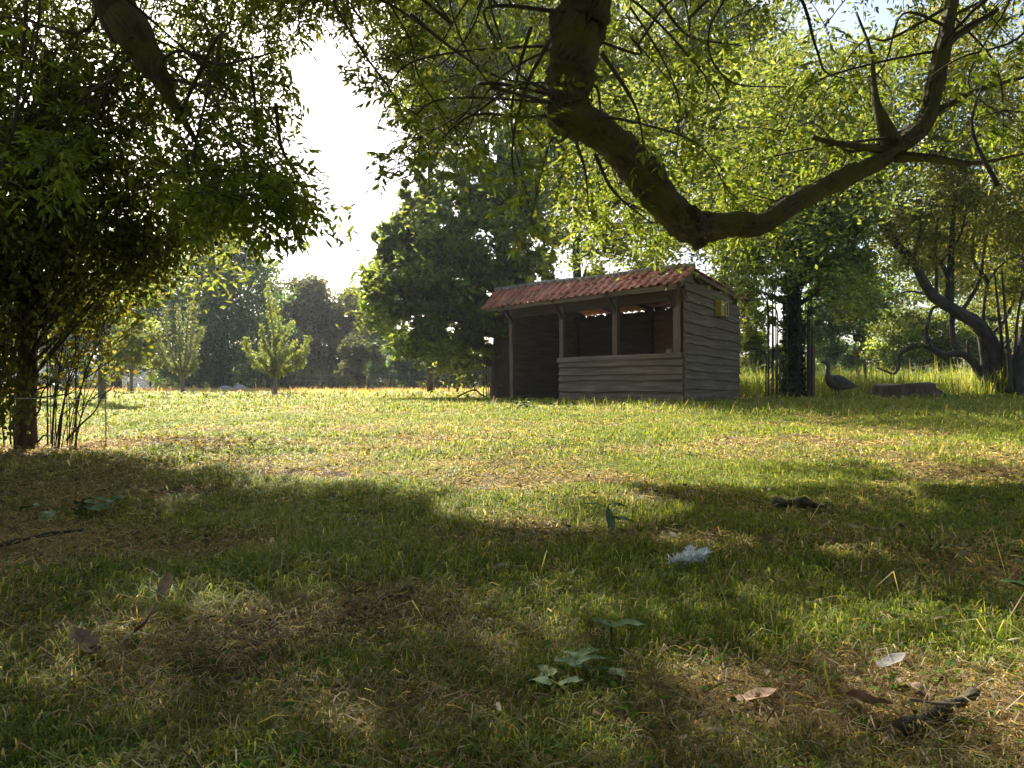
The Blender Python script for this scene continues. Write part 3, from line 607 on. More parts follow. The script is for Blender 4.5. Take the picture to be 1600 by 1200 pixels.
main = limb([(1.4, -1.6, 3.6, .3), (1.2, .3, 4.6, .27), (.9, 2.6, 4.75, .24), (.55, 4.0, 4.1, .21), L4(912, 0, 4.45, 92), L4(900, 60, 4.45, 74), L4(891, 120, 4.45, 68), L4(886, 160, 4.45, 60), L4(893, 184, 4.45, 66),
             L4(945, 212, 4.47, 54), L4(1000, 265, 4.5, 55), L4(1045, 322, 4.5, 52), L4(1078, 352, 4.5, 54), L4(1100, 354, 4.5, 46), L4(1145, 350, 4.52, 40), L4(1190, 349, 4.55, 36), L4(1250, 312, 4.6, 31),
             L4(1320, 278, 4.65, 28), L4(1380, 248, 4.7, 27), L4(1412, 222, 4.75, 27), L4(1446, 188, 4.8, 26), L4(1463, 130, 4.85, 25), L4(1482, 40, 4.9, 22), L4(1495, -20, 5.0, 16), (3.4, 5.2, 3.9, .03)], 16, 30, .13, 3)
limb([L4(880, 165, 4.45, 40), L4(872, 182, 4.42, 40), L4(862, 188, 4.4, 20)], 3, 10, .1, 31, 'branch_stub')
limb([L4(1068, 335, 4.48, 46), L4(1088, 366, 4.47, 38), L4(1094, 386, 4.46, 20)], 3, 10, .1, 32, 'branch_stub')
limb([L4(1395, 225, 4.74, 30), L4(1380, 190, 4.72, 21), L4(1368, 150, 4.75, 12), L4(1362, 80, 4.9, 5), L4(1340, 20, 5, 3)], 5, 10, .1, 33, 'side_branch')
limb([L4(1390, 235, 4.72, 14), L4(1340, 228, 4.6, 11), L4(1300, 222, 4.55, 9), L4(1270, 214, 4.5, 8)], 4, 8, .15, 34, 'side_branch')
limb([L4(1452, 182, 4.8, 13), L4(1490, 160, 4.9, 11), L4(1530, 140, 5, 8), L4(1600, 120, 5.1, 5), L4(1680, 100, 5.2, 3)], 5, 10, .1, 35, 'side_branch')
limb([L4(1470, 75, 4.85, 14), L4(1510, 45, 4.9, 12), L4(1560, 15, 5, 8)], 4, 8, .1, 36, 'side_branch')
limb([L4(1400, 245, 4.7, 18), L4(1450, 246, 4.7, 14), L4(1520, 255, 4.8, 7), L4(1600, 240, 4.9, 4)], 4, 8, .1, 37, 'side_branch')
leftl = limb([(1.4, -1.6, 3.6, .26), (-.4, .2, 4.7, .22), (-1.9, 2.0, 4.9, .19), (-2.6, 3.2, 4.2, .17), L4(165, -20, 4.2, 66), L4(200, 40, 4.2, 56), L4(235, 95, 4.25, 44), L4(262, 145, 4.3, 22), L4(300, 210, 4.4, 9), L4(340, 280, 4.5, 5)], 6, 14, .12, 6)
ov = [limb([(.9, 2.6, 4.75, .14), (2.4, 3.6, 4.9, .11), (4.2, 4.3, 4.6, .08), (6, 4.8, 4.4, .04)], 5, 8, .1, 41), limb([(-.4, .2, 4.7, .12), (-1.4, 2.4, 5.0, .09), (-2.4, 4.4, 4.7, .06), (-3.1, 5.4, 4.5, .03)], 5, 8, .1, 42),
      limb([(-1.9, 2, 4.9, .12), (-3.4, 3, 5, .09), (-5, 3.8, 4.4, .05), (-6, 4.2, 4, .03)], 5, 8, .1, 43), limb([(1.2, .3, 4.6, .12), (3.2, 1, 5, .09), (5.5, 1.6, 4.7, .05)], 5, 8, .1, 44), limb([(.9, 2.6, 4.75, .11), (.6, 4.2, 5.0, .08), (1.2, 5.6, 4.8, .05), (2, 6.2, 4.6, .03)], 5, 8, .1, 45)]
hubs = np.concatenate([main[8:], leftl[8:]] + ov)
GAP = [(440, 95), (490, 82), (520, 100), (568, 190), (558, 240), (598, 318), (650, 345), (660, 420), (590, 460), (400, 460), (425, 415), (450, 405), (520, 412), (556, 400), (568, 350), (540, 300), (525, 245), (490, 190), (450, 110)]
def inpoly(x, y, poly):
    r = np.zeros(len(x), bool); j = len(poly) - 1
    for i in range(len(poly)):
        xi, yi = poly[i]; xj, yj = poly[j]
        r ^= ((yi > y) != (yj > y)) & (x < (xj - xi) * (y - yi) / (yj - yi + 1e-9) + xi); j = i
    return r
LOW = np.array([(-900, 330), (0, 330), (200, 330), (260, 350), (330, 375), (400, 400), (480, 412), (560, 400), (575, 300), (640, 335), (700, 320), (790, 395), (850, 380), (900, 400), (1000, 425), (1150, 430), (1230, 370), (1330, 300), (1450, 300), (1600, 270), (2500, 250)])
def pix(p): return 800 + p[:, 0] / p[:, 1] * F, HZ - (p[:, 2] - CAMZ) / p[:, 1] * F
tw = MB(5); leaf_c = []; leaf_d = []; leaf_l = []; leaf_g = []
def compound(base, d, L, nl, lf):
    """rachis of an ash leaf from base along d, drooping, with paired leaflets"""
    d = d / np.linalg.norm(d); e = base + d * L * .55 + np.array([0, 0, .01]); t = base + d * L + np.array([0, 0, -.22 * L])
    side = np.cross(d, [0, 0, 1.]); side /= np.linalg.norm(side) + 1e-6; side = side * math.cos(.4) + np.cross(side, d) * rs.normal(0, .5); side /= np.linalg.norm(side)
    for k in range(nl):
        s = (k + 1.3) / (nl + .6); p = (1 - s) ** 2 * base + 2 * s * (1 - s) * e + s * s * t; fwd = (t - base) / L
        for sg in (-1, 1):
            ld = side * sg + fwd * .65 + rs.normal(0, .2, 3) + np.array([0, 0, -.2]); ld /= np.linalg.norm(ld); l = lf * rs.uniform(.65, 1.2)
            leaf_c.append(p + ld * l * .55); leaf_d.append(ld); leaf_l.append(l)
    ld = (t - e); ld /= np.linalg.norm(ld); leaf_c.append(t + ld * lf * .5); leaf_d.append(ld); leaf_l.append(lf * 1.1)
    leaf_g.append((base, e, t, 2 * nl + 1))
KY = SDIR[1] / SDIR[2]
def dmax(py): return 3.60 / (1 - KY * (HZ - py) / F) - .40
REG = [(-250, 480, 250, 330, 3), (-250, 470, -60, 250, 4.2), (440, 860, -70, 70, 4), (560, 860, 40, 320, 1.7), (860, 1250, -60, 430, 2.3), (1250, 1750, -60, 300, 2.0), (260, 560, 250, 400, 1.9), (560, 860, 250, 400, .6), (300, 480, -40, 400, 3.6), (535, 680, -40, 330, 8), (430, 620, -70, 85, 9), (70, 420, -70, 120, 4)]
tips = []
for (x0, x1, y0, y1, dens) in REG:
    nn = int(dens * (x1 - x0) * (y1 - y0) / 2300); px = rs.uniform(x0, x1, nn * 2)[:nn]; py = rs.uniform(y0, y1, nn)
    ok = (py < np.interp(px, LOW[:, 0], LOW[:, 1]) - 25)
    for a, b in zip(px[ok], py[ok]):
        dm = min(dmax(b), 7.2)
        if a > 850: lo_ = 4.8; tips.append(P(a, b, rs.uniform(lo_, max(5.7, dm))))
        else: tips.append(P(a, b, rs.uniform(max(3.0, dm * .72), dm * 1.04)))
tips = np.array(tips); tx_, ty_ = pix(tips); tips = tips[~inpoly(tx_, ty_, GAP)]
hubs0 = hubs; extra = []
for t in tips[rs.permutation(len(tips))[:130]]:
    dd = np.linalg.norm((hubs0 - t) * np.array([1, 1, .5]), axis=1) + rs.uniform(0, .8, len(hubs0)) + np.where(hubs0[:, 2] < t[2] + .2, 3, 0); h = hubs0[int(np.argmin(dd))]
    L = t - h; dist = np.linalg.norm(L); bw = rs.normal(0, .13, 3) * dist
    sp = spline([h, h + L * .3 + np.array([0, 0, .2 * dist]) + bw, h + L * .65 + np.array([0, 0, .16 * dist]) - bw * .6, t], 6)
    tw.tube(sp, np.linspace(min(.02, .006 + .006 * dist), .003, len(sp)), 6, .1, seed=3); extra.append(np.array(sp[4:]))
hubs = np.concatenate([hubs] + extra * 1)
for t in tips:
    dd = np.linalg.norm((hubs - t) * np.array([1, 1, .6]), axis=1) + rs.uniform(0, .35, len(hubs)) + np.where(hubs[:, 2] < t[2] - .1, 1.0, 0); h = hubs[int(np.argmin(dd))]
    L = t - h; dist = np.linalg.norm(L)
    o = h if dist < 1.1 else t - L / dist * rs.uniform(.5, .9) + np.array([0, 0, .2])
    mid = o * .45 + t * .55 + np.array([rs.normal(0, .16), rs.normal(0, .16), .15]) * min(dist, 1)
    sp = spline([o, mid, t], 5); tw.tube(sp, np.linspace(.0045, .0015, len(sp)), 4, 0, cap=False, seed=1)
    for k in range(rs.integers(4, 7)):
        s = rs.uniform(.35, 1.0); i = min(len(sp) - 2, int(s * (len(sp) - 1))); b0 = sp[i] + (sp[i + 1] - sp[i]) * rs.uniform()
        fw = sp[i + 1] - sp[i]; fw /= np.linalg.norm(fw) + 1e-6; d = fw * .3 + rs.normal(0, .7, 3) * np.array([1, 1, .6]) + np.array([0, 0, -.2])
        compound(b0, d, rs.uniform(.14, .21), rs.integers(3, 6), rs.uniform(.042, .066))
# hand-placed hanging boughs that show as dark lines
for path in [[(1240, -20), (1275, 70), (1290, 110), (1320, 122)], [(975, -10), (1030, 35), (1075, 85), (1100, 115), (1124, 150), (1126, 180)], [(985, 10), (1015, 55), (1045, 110), (1062, 160), (1060, 210), (1055, 250)], [(1130, -10), (1110, 40), (1112, 90), (1150, 130), (1230, 135)],
             [(940, 80), (985, 150), (1000, 190), (1010, 260)], [(830, 40), (810, 110), (800, 200), (830, 330)], [(700, -20), (730, 80), (790, 160), (850, 230)], [(600, -20), (640, 60), (660, 130), (740, 230), (800, 260)], [(860, 60), (820, 140), (800, 240), (815, 330)], [(760, -20), (800, 100), (860, 150)],
             [(640, 20), (700, 70), (780, 120), (860, 130)], [(1640, -10), (1590, 60), (1500, 90), (1440, 130)], [(520, -20), (560, 70), (610, 140), (640, 200)], [(390, 100), (400, 180), (405, 260), (420, 330)], [(300, 80), (340, 100), (390, 90), (440, 78)], [(180, 120), (120, 160), (90, 230), (60, 300)], [(60, -10), (50, 100), (20, 200)],
             [(480, 0), (470, 60), (495, 95)], [(430, 160), (440, 230), (470, 290), (500, 350)], [(290, 240), (300, 300), (320, 330)], [(1010, -20), (1060, 40), (1090, 60), (1160, 70)], [(1560, 290), (1520, 200), (1540, 120)], [(900, 220), (915, 270), (920, 330)], [(930, 240), (960, 300), (1020, 350)]]:
    d0 = rs.uniform(3.6, 4.4); pts = [P(a, b, d0 + .12 * i) for i, (a, b) in enumerate(path)]
    if path[0][1] <= 0:
        h = hubs[int(np.argmin(np.linalg.norm(hubs - pts[0], axis=1) + np.where(hubs[:, 2] < pts[0][2], 3, 0)))]; pts = [h, (h + pts[0]) / 2 + np.array([0, 0, .15])] + pts
    sp = spline(pts, 6); tw.tube(sp, np.linspace(rs.uniform(.008, .015), .004, len(sp)), 6, .1, seed=8)
    for k in range(5):
        i = rs.integers(len(sp) // 2, len(sp) - 1); compound(sp[i], rs.normal(0, .6, 3) + np.array([0, 0, -.4]), .2, 4, .07)
tw.build('twigs', M['twig'], ash)
c = np.array(leaf_c); d = np.array(leaf_d); l = np.array(leaf_l); ax_, ay_ = pix(c)
sh = c[:, :2] - SDIR[:2] / SDIR[2] * c[:, 2:3]
HOLE = [(1560, 1045, .27, .26), (1470, 1000, .2, .17), (1180, 1065, .11, .05), (860, 790, .42, .5), (960, 800, .3, .25), (1110, 850, .16, .1), (1230, 1110, .08, .04), (1350, 870, .1, .07), (1590, 1090, .09, .11), (80, 830, .12, .07), (1460, 760, .25, .1), (960, 780, .2, .1), (1400, 1030, .08, .05)]  # ellipses cut out of the leaves to place sun flecks on the ground
HG = [(G(a, b), rx, ry) for a, b, rx, ry in HOLE]
def nohole(q):
    r = np.ones(len(q), bool)
    for g0, rx, ry in HG: r &= (((q[:, 0] - g0[0]) / rx) ** 2 + ((q[:, 1] - g0[1]) / ry) ** 2) > 1
    return r
k = ~inpoly(ax_, ay_, GAP) & nohole(sh) & (sh[:, 1] < 3.65 + .55 * (c[:, 0] > .3) + .5 * fbm(sh[:, 0] * 1.3, sh[:, 0] * 0, 3, 3)); c, d, l = c[k], d[k], l[k]
ASHC = [(.075, .115, .02), (.095, .135, .024), (.06, .095, .018), (.12, .15, .03)]
v1 = leaf_quads(rs, c, l, l * .34, jitter_col(rs, ASHC, len(c)), 0, d, True)
# upper canopy above the frame that shades the foreground
ub = 9000; back = np.stack([rs.uniform(-9, 10, ub), rs.uniform(-12, -.5, ub), rs.uniform(2.6, 7.5, ub)], -1)  # back: unseen coarse leaves behind the camera, added to cut sky fill
n = 26000
u = np.stack([rs.uniform(-8, 8, n), rs.uniform(-3, 9.5, n), rs.uniform(3.5, 6, n)], -1)
s2 = u[:, :2] - SDIR[:2] / SDIR[2] * u[:, 2:3]
edge = 3.35 - .75 * sst(.2, 1.0, s2[:, 0]) + 1.3 * (fbm(s2[:, 0] * .9, s2[:, 0] * 0 + 3, 3, 3) - .5) + .45 * np.exp(-((s2[:, 0] + .2) / .6) ** 2) * -1 + .25 * np.exp(-((s2[:, 0] + 1.0) / .7) ** 2)
ux, uy = pix(np.where(u[:, 1:2] > .3, u, np.array([[0, 1, 9.]])))
k = (s2[:, 1] < edge) & (s2[:, 1] > -3) & ((uy < -25) | (u[:, 1] < .3))
k &= nohole(s2) & (fbm(s2[:, 0] * 1.8 + 3, s2[:, 1] * 1.8, 64, 3) < .72 - .10 * (s2[:, 0] > .1))
u = u[k]; n = len(u); m8 = 9; nb_ = len(back)
cc = np.repeat(u, m8, 0) + rs.normal(0, .085, (n * m8, 3)); dd = rs.normal(0, 1, (n * m8, 3)); dd[:, 2] *= .35; dd[:, 2] -= .15; ll = rs.uniform(.07, .115, n * m8)
k = nohole(cc[:, :2] - SDIR[:2] / SDIR[2] * cc[:, 2:3])
cc, dd, ll = cc[k], dd[k], ll[k]
v2 = leaf_quads(rs, cc, ll, ll * .42, jitter_col(rs, ASHC, len(cc)), 0, dd)
cc = np.repeat(back, 5, 0) + rs.normal(0, .22, (nb_ * 5, 3)); v3 = leaf_quads(rs, cc, rs.uniform(.2, .34, len(cc)), rs.uniform(.1, .16, len(cc)), jitter_col(rs, ASHC, len(cc)), .3)
link('crown', np_mesh('crown', *[a for a in (lambda t: (t[0], t[1]))(join([v1, v2, v3]))], M['leaf'], join([v1, v2, v3])[2]), ash)
print('ash leaflets', len(c), len(cc))

# ------------------------------------------------------------------ left tree with broad leaves and its thicket of stems
rs = np.random.default_rng(88)
lf = empty('field_maple', on(40, 4.9), 'shaded tree at the left edge, straight brown trunk under dense leaves', 'tree')
mb = MB(3); b = on(40, 4.9) - np.array([0, 0, .05])
sp = spline([(*b, .07), (*P(42, 600, 4.9), .06), (*P(45, 450, 4.95), .058), (*P(60, 330, 5.0), .06), (*P(70, 200, 5.1), .045), (*P(75, 80, 5.2), .03)], 6); mb.tube([q[:3] for q in sp], [q[3] for q in sp], 12, .1, seed=5)
mb.build('trunk', M['bark_brown'], lf)
tw = MB(6); cen = []
for (px, py, r, n_) in [(60, 330, 130, 20), (150, 400, 80, 16), (10, 420, 100, 9), (220, 400, 55, 9), (280, 370, 45, 8), (110, 230, 140, 14), (320, 365, 34, 8), (230, 270, 100, 12), (-60, 350, 120, 14), (-60, 200, 120, 12), (110, 460, 60, 4), (60, 120, 140, 14), (340, 330, 30, 5), (180, 150, 120, 10), (-50, 540, 80, 9), (-50, 630, 70, 8), (10, 590, 45, 6), (-10, 660, 30, 4)]:
    for _ in range(n_):
        a = rs.uniform(0, 6.283); rr = r * math.sqrt(rs.uniform()); t = P(px + rr * math.cos(a), py + rr * math.sin(a), rs.uniform(4.4, 5.6))
        o = np.array(sp[min(len(sp) - 1, 6 + rs.integers(0, len(sp) - 7))][:3]); md = (o + t) / 2 + np.array([0, 0, rs.uniform(-.05, .25)])
        ss = spline([o, md, t], 5); tw.tube(ss, np.linspace(.012, .003, len(ss)), 4, 0, cap=False)
        cen += [ss[i] for i in (5, 6, 7, 8, 9, 10, 10)]
for k in range(10):  # long bare hanging twigs
    a = P(rs.uniform(-20, 250), rs.uniform(60, 330), rs.uniform(4, 4.8)); e = a + np.array([rs.uniform(.1, .7), 0, rs.uniform(-.2, .1)]); ss = spline([a, (a + e) / 2 + np.array([0, 0, .12]), e], 6); tw.tube(ss, .004, 4, 0, cap=False)
tw.build('twigs', M['twig'], lf)
cen = np.array(cen); n = 27000; pk = rs.integers(0, len(cen), n); pos = cen[pk] + rs.normal(0, .085, (n, 3))
sh = pos[:, :2] - SDIR[:2] / SDIR[2] * pos[:, 2:3]; pos = pos[(sh[:, 1] < 4.6)]; n = len(pos)
dd = rs.normal(0, .7, (n, 3)); dd[:, 2] -= .8
v1 = leaf_quads(rs, pos, 0.042 * rs.uniform(.5, 1.35, n), .03 * rs.uniform(.7, 1.2, n), jitter_col(rs, [(.055, .07, .02), (.08, .095, .025), (.042, .055, .018)], n), 0, dd, True)
link('crown', np_mesh('crown', *v1[:2], M['leaf'], v1[2]), lf)
sprays(lf, 6.0, 7.2, [(235, 330, 370, 450), (290, 375, 335, 410), (225, 270, 430, 480)], 42, .075, 94, LT)  # light leaf colours paint the sunlit fringe of the darker crown
sb = empty('hazel_shrub', on(100, 5.0), 'thicket of thin bare stems fanning out beside the shaded trunk', 'shrub')
tw = MB(8); cen = []
for k in range(34):
    x0 = rs.choice([rs.uniform(74, 125), rs.uniform(-80, 24)], p=[.62, .38]); d0 = rs.uniform(4.7, 5.3); ln = rs.uniform(-10, 95) if x0 > 50 else rs.uniform(-60, 40)
    b0 = on(x0, d0); hgt = rs.uniform(130, 290)
    pts = [b0 - np.array([0, 0, .03]), P(x0 + ln * .25, 690 - hgt * .35, d0), P(x0 + ln * .8, 690 - hgt * .75, d0), P(x0 + ln * 1.6, 690 - hgt, d0 + rs.uniform(-.3, .3))]
    ss = spline(pts, 5); tw.tube(ss, np.linspace(rs.uniform(.003, .007), .0015, len(ss)), 5, .1, seed=k); cen += ss[9:]
    for _ in range(3):
        i = rs.integers(4, len(ss) - 3); e = ss[i] + np.array([rs.normal(.05, .12), rs.normal(0, .1), rs.uniform(.1, .35)]); tw.tube(spline([ss[i], (ss[i] + e) / 2 + rs.normal(0, .02, 3), e], 3), np.linspace(.004, .0015, 7), 4, 0, cap=False); cen.append(e)
for pth in [[(104, 688), (125, 665), (148, 643), (160, 620), (175, 605)], [(50, 655), (62, 640), (64, 620), (75, 600), (110, 565), (120, 545)], [(55, 610), (80, 600), (95, 585), (130, 572)], [(56, 622), (98, 617), (120, 612)], [(60, 690), (70, 680), (85, 684)]]:
    ss = spline([P(a, b, 4.9) for a, b in pth], 5); tw.tube(ss, np.linspace(.007, .003, len(ss)), 6, .15)
tw.build('stems', M['twig'], sb)
cen = np.array(cen); n = 1500; pos = cen[rs.integers(0, len(cen), n)] + rs.normal(0, .05, (n, 3))
v1 = leaf_quads(rs, pos, .045 * rs.uniform(.6, 1.2, n), .03 * rs.uniform(.7, 1.2, n), jitter_col(rs, [(.08, .11, .025), (.12, .13, .03), (.14, .13, .04)], n), .5, None, True)
link('leaves', np_mesh('leaves', *v1[:2], M['leaf'], v1[2]), sb)

#@@OBJECTS
# ------------------------------------------------------------------ the shed
A0 = np.array([3.142, 13.0, 0.0]); U3 = np.array([-.672, .741, 0]); V3 = np.array([.5975, .8018, 0]); Z3 = np.array([0, 0, 1.])
NF = np.array([-.741, -.672, 0]); NS = np.array([.8018, -.5975, 0])     # outward normals of the front and the gable wall
GZ = .12
def S(s, t, z): return A0 + U3 * s + V3 * t + Z3 * z
shed = empty('wooden_shed', (3.142, 13.0, GZ), 'open fronted grey board field shelter under a red tiled lean roof', 'shed')
rs = np.random.default_rng(123)
def board(m, fn, a0, a1, zlo, zhi, out_lo=.035, out_hi=.012, th=.022, wav=.014, seg=14, slope=0.0):
    """one waney edged board: fn(a, z, out) gives the point; its lower edge wanders"""
    ph = rs.uniform(0, 9); vs = []; gs = []; fs = []; gid = rs.uniform(0, 50)
    for i in range(seg + 1):
        a = a0 + (a1 - a0) * i / seg; wv = wav * (math.sin(a * 3.1 + ph) * .6 + math.sin(a * 7.7 + ph * 2) * .3 + rs.normal(0, .25)); dz = slope * (a - a0)
        zl = zlo + wv + dz; zh = zhi + dz
        for (z, o) in ((zl, out_lo), (zl + .01, out_lo + .004), (zh, out_hi), (zh, out_hi - th), (zl, out_lo - th)):
            vs.append(fn(a, z, o)); gs.append((a, z * 1.0, gid))
    for i in range(seg):
        for k in range(5):
            k2 = (k + 1) % 5; fs.append((i * 5 + k, i * 5 + k2, (i + 1) * 5 + k2, (i + 1) * 5 + k))
    fs.append((4, 3, 2, 1, 0)); e = seg * 5; fs.append((e, e + 1, e + 2, e + 3, e + 4)); m.add(vs, fs, gs)
def sbox(m, s0, s1, t0, t1, z0, z1, j=.0):
    m.box([S(s, t, z) + rs.normal(0, j, 3) for z in (z0, z1) for (s, t) in ((s0, t0), (s1, t0), (s1, t1), (s0, t1))])
fr = lambda a, z, o: S(a, 0, z) + NF * o
# front cladding under the sill, five overlapping boards
m = MB(11); zs = [GZ - .05, .36, .58, .70, .86, 1.05]
for i in range(5): board(m, fr, -.015, 3.12, zs[i], zs[i + 1] + .035, .068, .02, wav=.016, slope=rs.normal(0, .002))
m.build('front_cladding', M['wood'], shed)
# gable wall cladding up to the roof line
sd = lambda a, z, o: S(0, a, z) + NS * o
m = MB(12); z = GZ - .05; k = 0
while z < 2.62:
    h = rs.uniform(.15, .23); zt = z + h + .03
    def a_end(zz): return 2.92 if zz < 2.33 else max(.3, (2.64 - zz) / (2.64 - 2.33) * 2.9)
    board(m, sd, -.035, a_end(z + h), z, min(zt, 2.60), .055, .022, wav=.02, slope=-.012 - .004 * (z > 1)); z += h
m.build('gable_cladding', M['wood'], shed)
# back wall: warm brown boards in the right half, gap of light near the ground at the left
bk = lambda a, z, o: S(a, 2.84, z) - NF * o
m = MB(13); z = GZ - .05
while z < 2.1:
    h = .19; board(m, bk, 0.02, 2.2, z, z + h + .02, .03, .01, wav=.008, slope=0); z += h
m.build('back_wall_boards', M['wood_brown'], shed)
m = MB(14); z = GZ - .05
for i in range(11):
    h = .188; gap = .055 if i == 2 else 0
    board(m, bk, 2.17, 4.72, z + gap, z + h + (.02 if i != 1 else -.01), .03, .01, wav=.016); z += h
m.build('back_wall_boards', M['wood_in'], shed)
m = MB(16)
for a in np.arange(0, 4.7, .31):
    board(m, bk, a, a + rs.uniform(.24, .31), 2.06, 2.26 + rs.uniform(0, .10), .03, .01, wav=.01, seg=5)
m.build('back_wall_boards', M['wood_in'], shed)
# left end wall
ld = lambda a, z, o: S(4.67, a, z) + NF * 0 - NS * o
m = MB(15); z = GZ - .05
while z < 2.35:
    h = rs.uniform(.17, .22); board(m, ld, .12, 2.9, z, z + h + .025, .04, .015, wav=.015); z += h
m.build('end_wall_cladding', M['wood'], shed)
def post(s, t, z0, z1, w_=.1, mt='post', nm='post', lean=0):
    m = MB(int(s * 100 + 7)); h = w_ / 2; n = 9; vs = []; fs = []; gs = []
    for i in range(n):
        zz = z0 + (z1 - z0) * i / (n - 1); wv = .006 * math.sin(i * 1.7 + s * 5)
        for j, (a, b) in enumerate(((-h, -h), (-h * .75, -h * 1.04), (h * .75, -h * 1.04), (h, -h), (h, h), (-h, h))):
            vs.append(S(s + a + wv + lean * i / n, t + b, zz)); gs.append((zz, j * .04, s))
    for i in range(n - 1):
        for k in range(6):
            k2 = (k + 1) % 6; fs.append((i * 6 + k, i * 6 + k2, i * 6 + 6 + k2, i * 6 + 6 + k))
    fs += [tuple(range(5, -1, -1)), tuple((n - 1) * 6 + k for k in range(6))]
    m.add(vs, fs, gs); return m.build(nm, M[mt], shed)
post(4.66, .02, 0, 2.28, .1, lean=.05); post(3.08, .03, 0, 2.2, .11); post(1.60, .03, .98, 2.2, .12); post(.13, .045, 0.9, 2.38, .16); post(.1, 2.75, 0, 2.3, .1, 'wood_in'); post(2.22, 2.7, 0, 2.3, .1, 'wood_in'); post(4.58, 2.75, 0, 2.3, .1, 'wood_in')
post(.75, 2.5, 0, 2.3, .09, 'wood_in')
m = MB(21); board(m, fr, .0, 3.16, .985, 1.085, .075, .07, th=.15, wav=.006); m.build('sill', M['post'], shed)
m = MB(22); sbox(m, .22, .36, -.075, -.03, 1.088, 1.15, .008); m.build('sill_block', M['post'], shed)
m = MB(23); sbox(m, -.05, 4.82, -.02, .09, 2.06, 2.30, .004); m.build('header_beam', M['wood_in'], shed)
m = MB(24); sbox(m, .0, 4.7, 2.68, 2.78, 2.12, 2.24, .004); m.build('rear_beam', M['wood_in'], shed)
for s in (4.66, 3.08, 1.6, .2):
    m = MB(int(25 + s)); w_ = .035
    a = [S(s, -.02, 1.90), S(s, -.36, 2.24)]
    c8 = []
    for (p, dz) in ((a[0], 0), (a[1], 0)):
        pass
    c8 = [a[0] - U3 * w_, a[0] + U3 * w_, a[1] + U3 * w_, a[1] - U3 * w_, a[0] - U3 * w_ + Z3 * .1 , a[0] + U3 * w_ + Z3 * .1, a[1] + U3 * w_ + Z3 * .09, a[1] - U3 * w_ + Z3 * .09]
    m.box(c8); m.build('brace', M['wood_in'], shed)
for i, s in enumerate((.08, 1.2, 2.3, 3.4, 4.55)):
    m = MB(31 + i); w_ = .03
    a = S(s, .1, 2.47 + .02 * s); b = S(s, 3.0, 2.25 + .01 * s)
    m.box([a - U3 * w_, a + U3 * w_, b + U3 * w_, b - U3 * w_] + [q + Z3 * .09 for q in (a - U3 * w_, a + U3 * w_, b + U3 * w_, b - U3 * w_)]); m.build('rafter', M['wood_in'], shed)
m = MB(41); sbox(m, .02, .34, .05, .22, 0.15, .3)
# roofs of interlocking clay tiles
TW = .205
def ridge(s): return 2.655 + .022 * s + .012 * math.sin(s * 2.2)
def eave(s): return 2.315 + .010 * math.sin(s * 1.7 + 1) - .004 * s
def tiled(name, s0, s1, rows, p_top, p_bot, seed, lift=.014, mtl='tile', miss=()):
    """p_top(s), p_bot(s): roof plane edges. Each tile is its own curved shell lapping the row below"""
    m = MB(seed); r2 = np.random.default_rng(seed); nc = int(round((s1 - s0) / TW))
    for r in range(rows):
        for c in range(nc):
            if (r, c) in miss: continue
            sa = s0 + c * TW + r2.normal(0, .004); jz = r2.normal(0, .004); jr = r2.normal(0, .006); K = 9; vs = []; gs = []; fs = []
            top = r / rows; bot = (r + 1.12) / rows; idn = r2.uniform(0, 99)
            for e, (v_, li) in enumerate(((top, 0.0), (bot - .02, lift), (bot, lift * .9))):
                for k in range(K):
                    q = k / (K - 1); s = sa + q * TW * 1.10
                    prof = .052 * math.exp(-((q - .28) / .2) ** 2) + .03 * math.exp(-((q - 1.19) / .2) ** 2) - .008 * math.sin(q * math.pi)
                    a, b = p_top(s), p_bot(s); p = a * (1 - v_) + b * v_; nn = np.cross(U3, b - a); nn /= np.linalg.norm(nn); nn = nn if nn[2] > 0 else -nn
                    if e == 2: p = p + (b - a) * 0.0
                    vs.append(p + nn * (prof + li + jz) + (b - a) * (jr if e else 0)); gs.append((idn, idn, idn))
            nb = len(vs)
            for i in range(nb):
                a, b = p_top(sa), p_bot(sa); nn = np.cross(U3, b - a); nn /= np.linalg.norm(nn); nn = nn if nn[2] > 0 else -nn
                vs.append(vs[i] - nn * .016); gs.append((idn, idn, idn))
            for e in range(2):
                for k in range(K - 1):
                    i0 = e * K + k; fs.append((i0, i0 + 1, i0 + K + 1, i0 + K)); fs.append((nb + i0 + K, nb + i0 + K + 1, nb + i0 + 1, nb + i0))
            for k in range(K - 1): i0 = 2 * K + k; fs.append((i0, i0 + 1, nb + i0 + 1, nb + i0)); fs.append((k + 1, k, nb + k, nb + k + 1))
            for e in range(2):
                i0 = e * K; fs.append((i0, i0 + K, nb + i0 + K, nb + i0)); i0 = e * K + K - 1; fs.append((i0 + K, i0, nb + i0, nb + i0 + K))
            m.add(vs, fs, gs, True)
    return m.build(name, M[mtl], shed)
tiled('front_roof', -.22, 5.36, 3, lambda s: S(s, .10, ridge(s)), lambda s: S(s, 0, eave(s)) + NF * .37, 51)
tiled('rear_roof', -.10, 5.0, 8, lambda s: S(s, .12, ridge(s) + .005), lambda s: S(s, 3.35, 2.36 + .012 * math.sin(s * 2)), 52, .02)
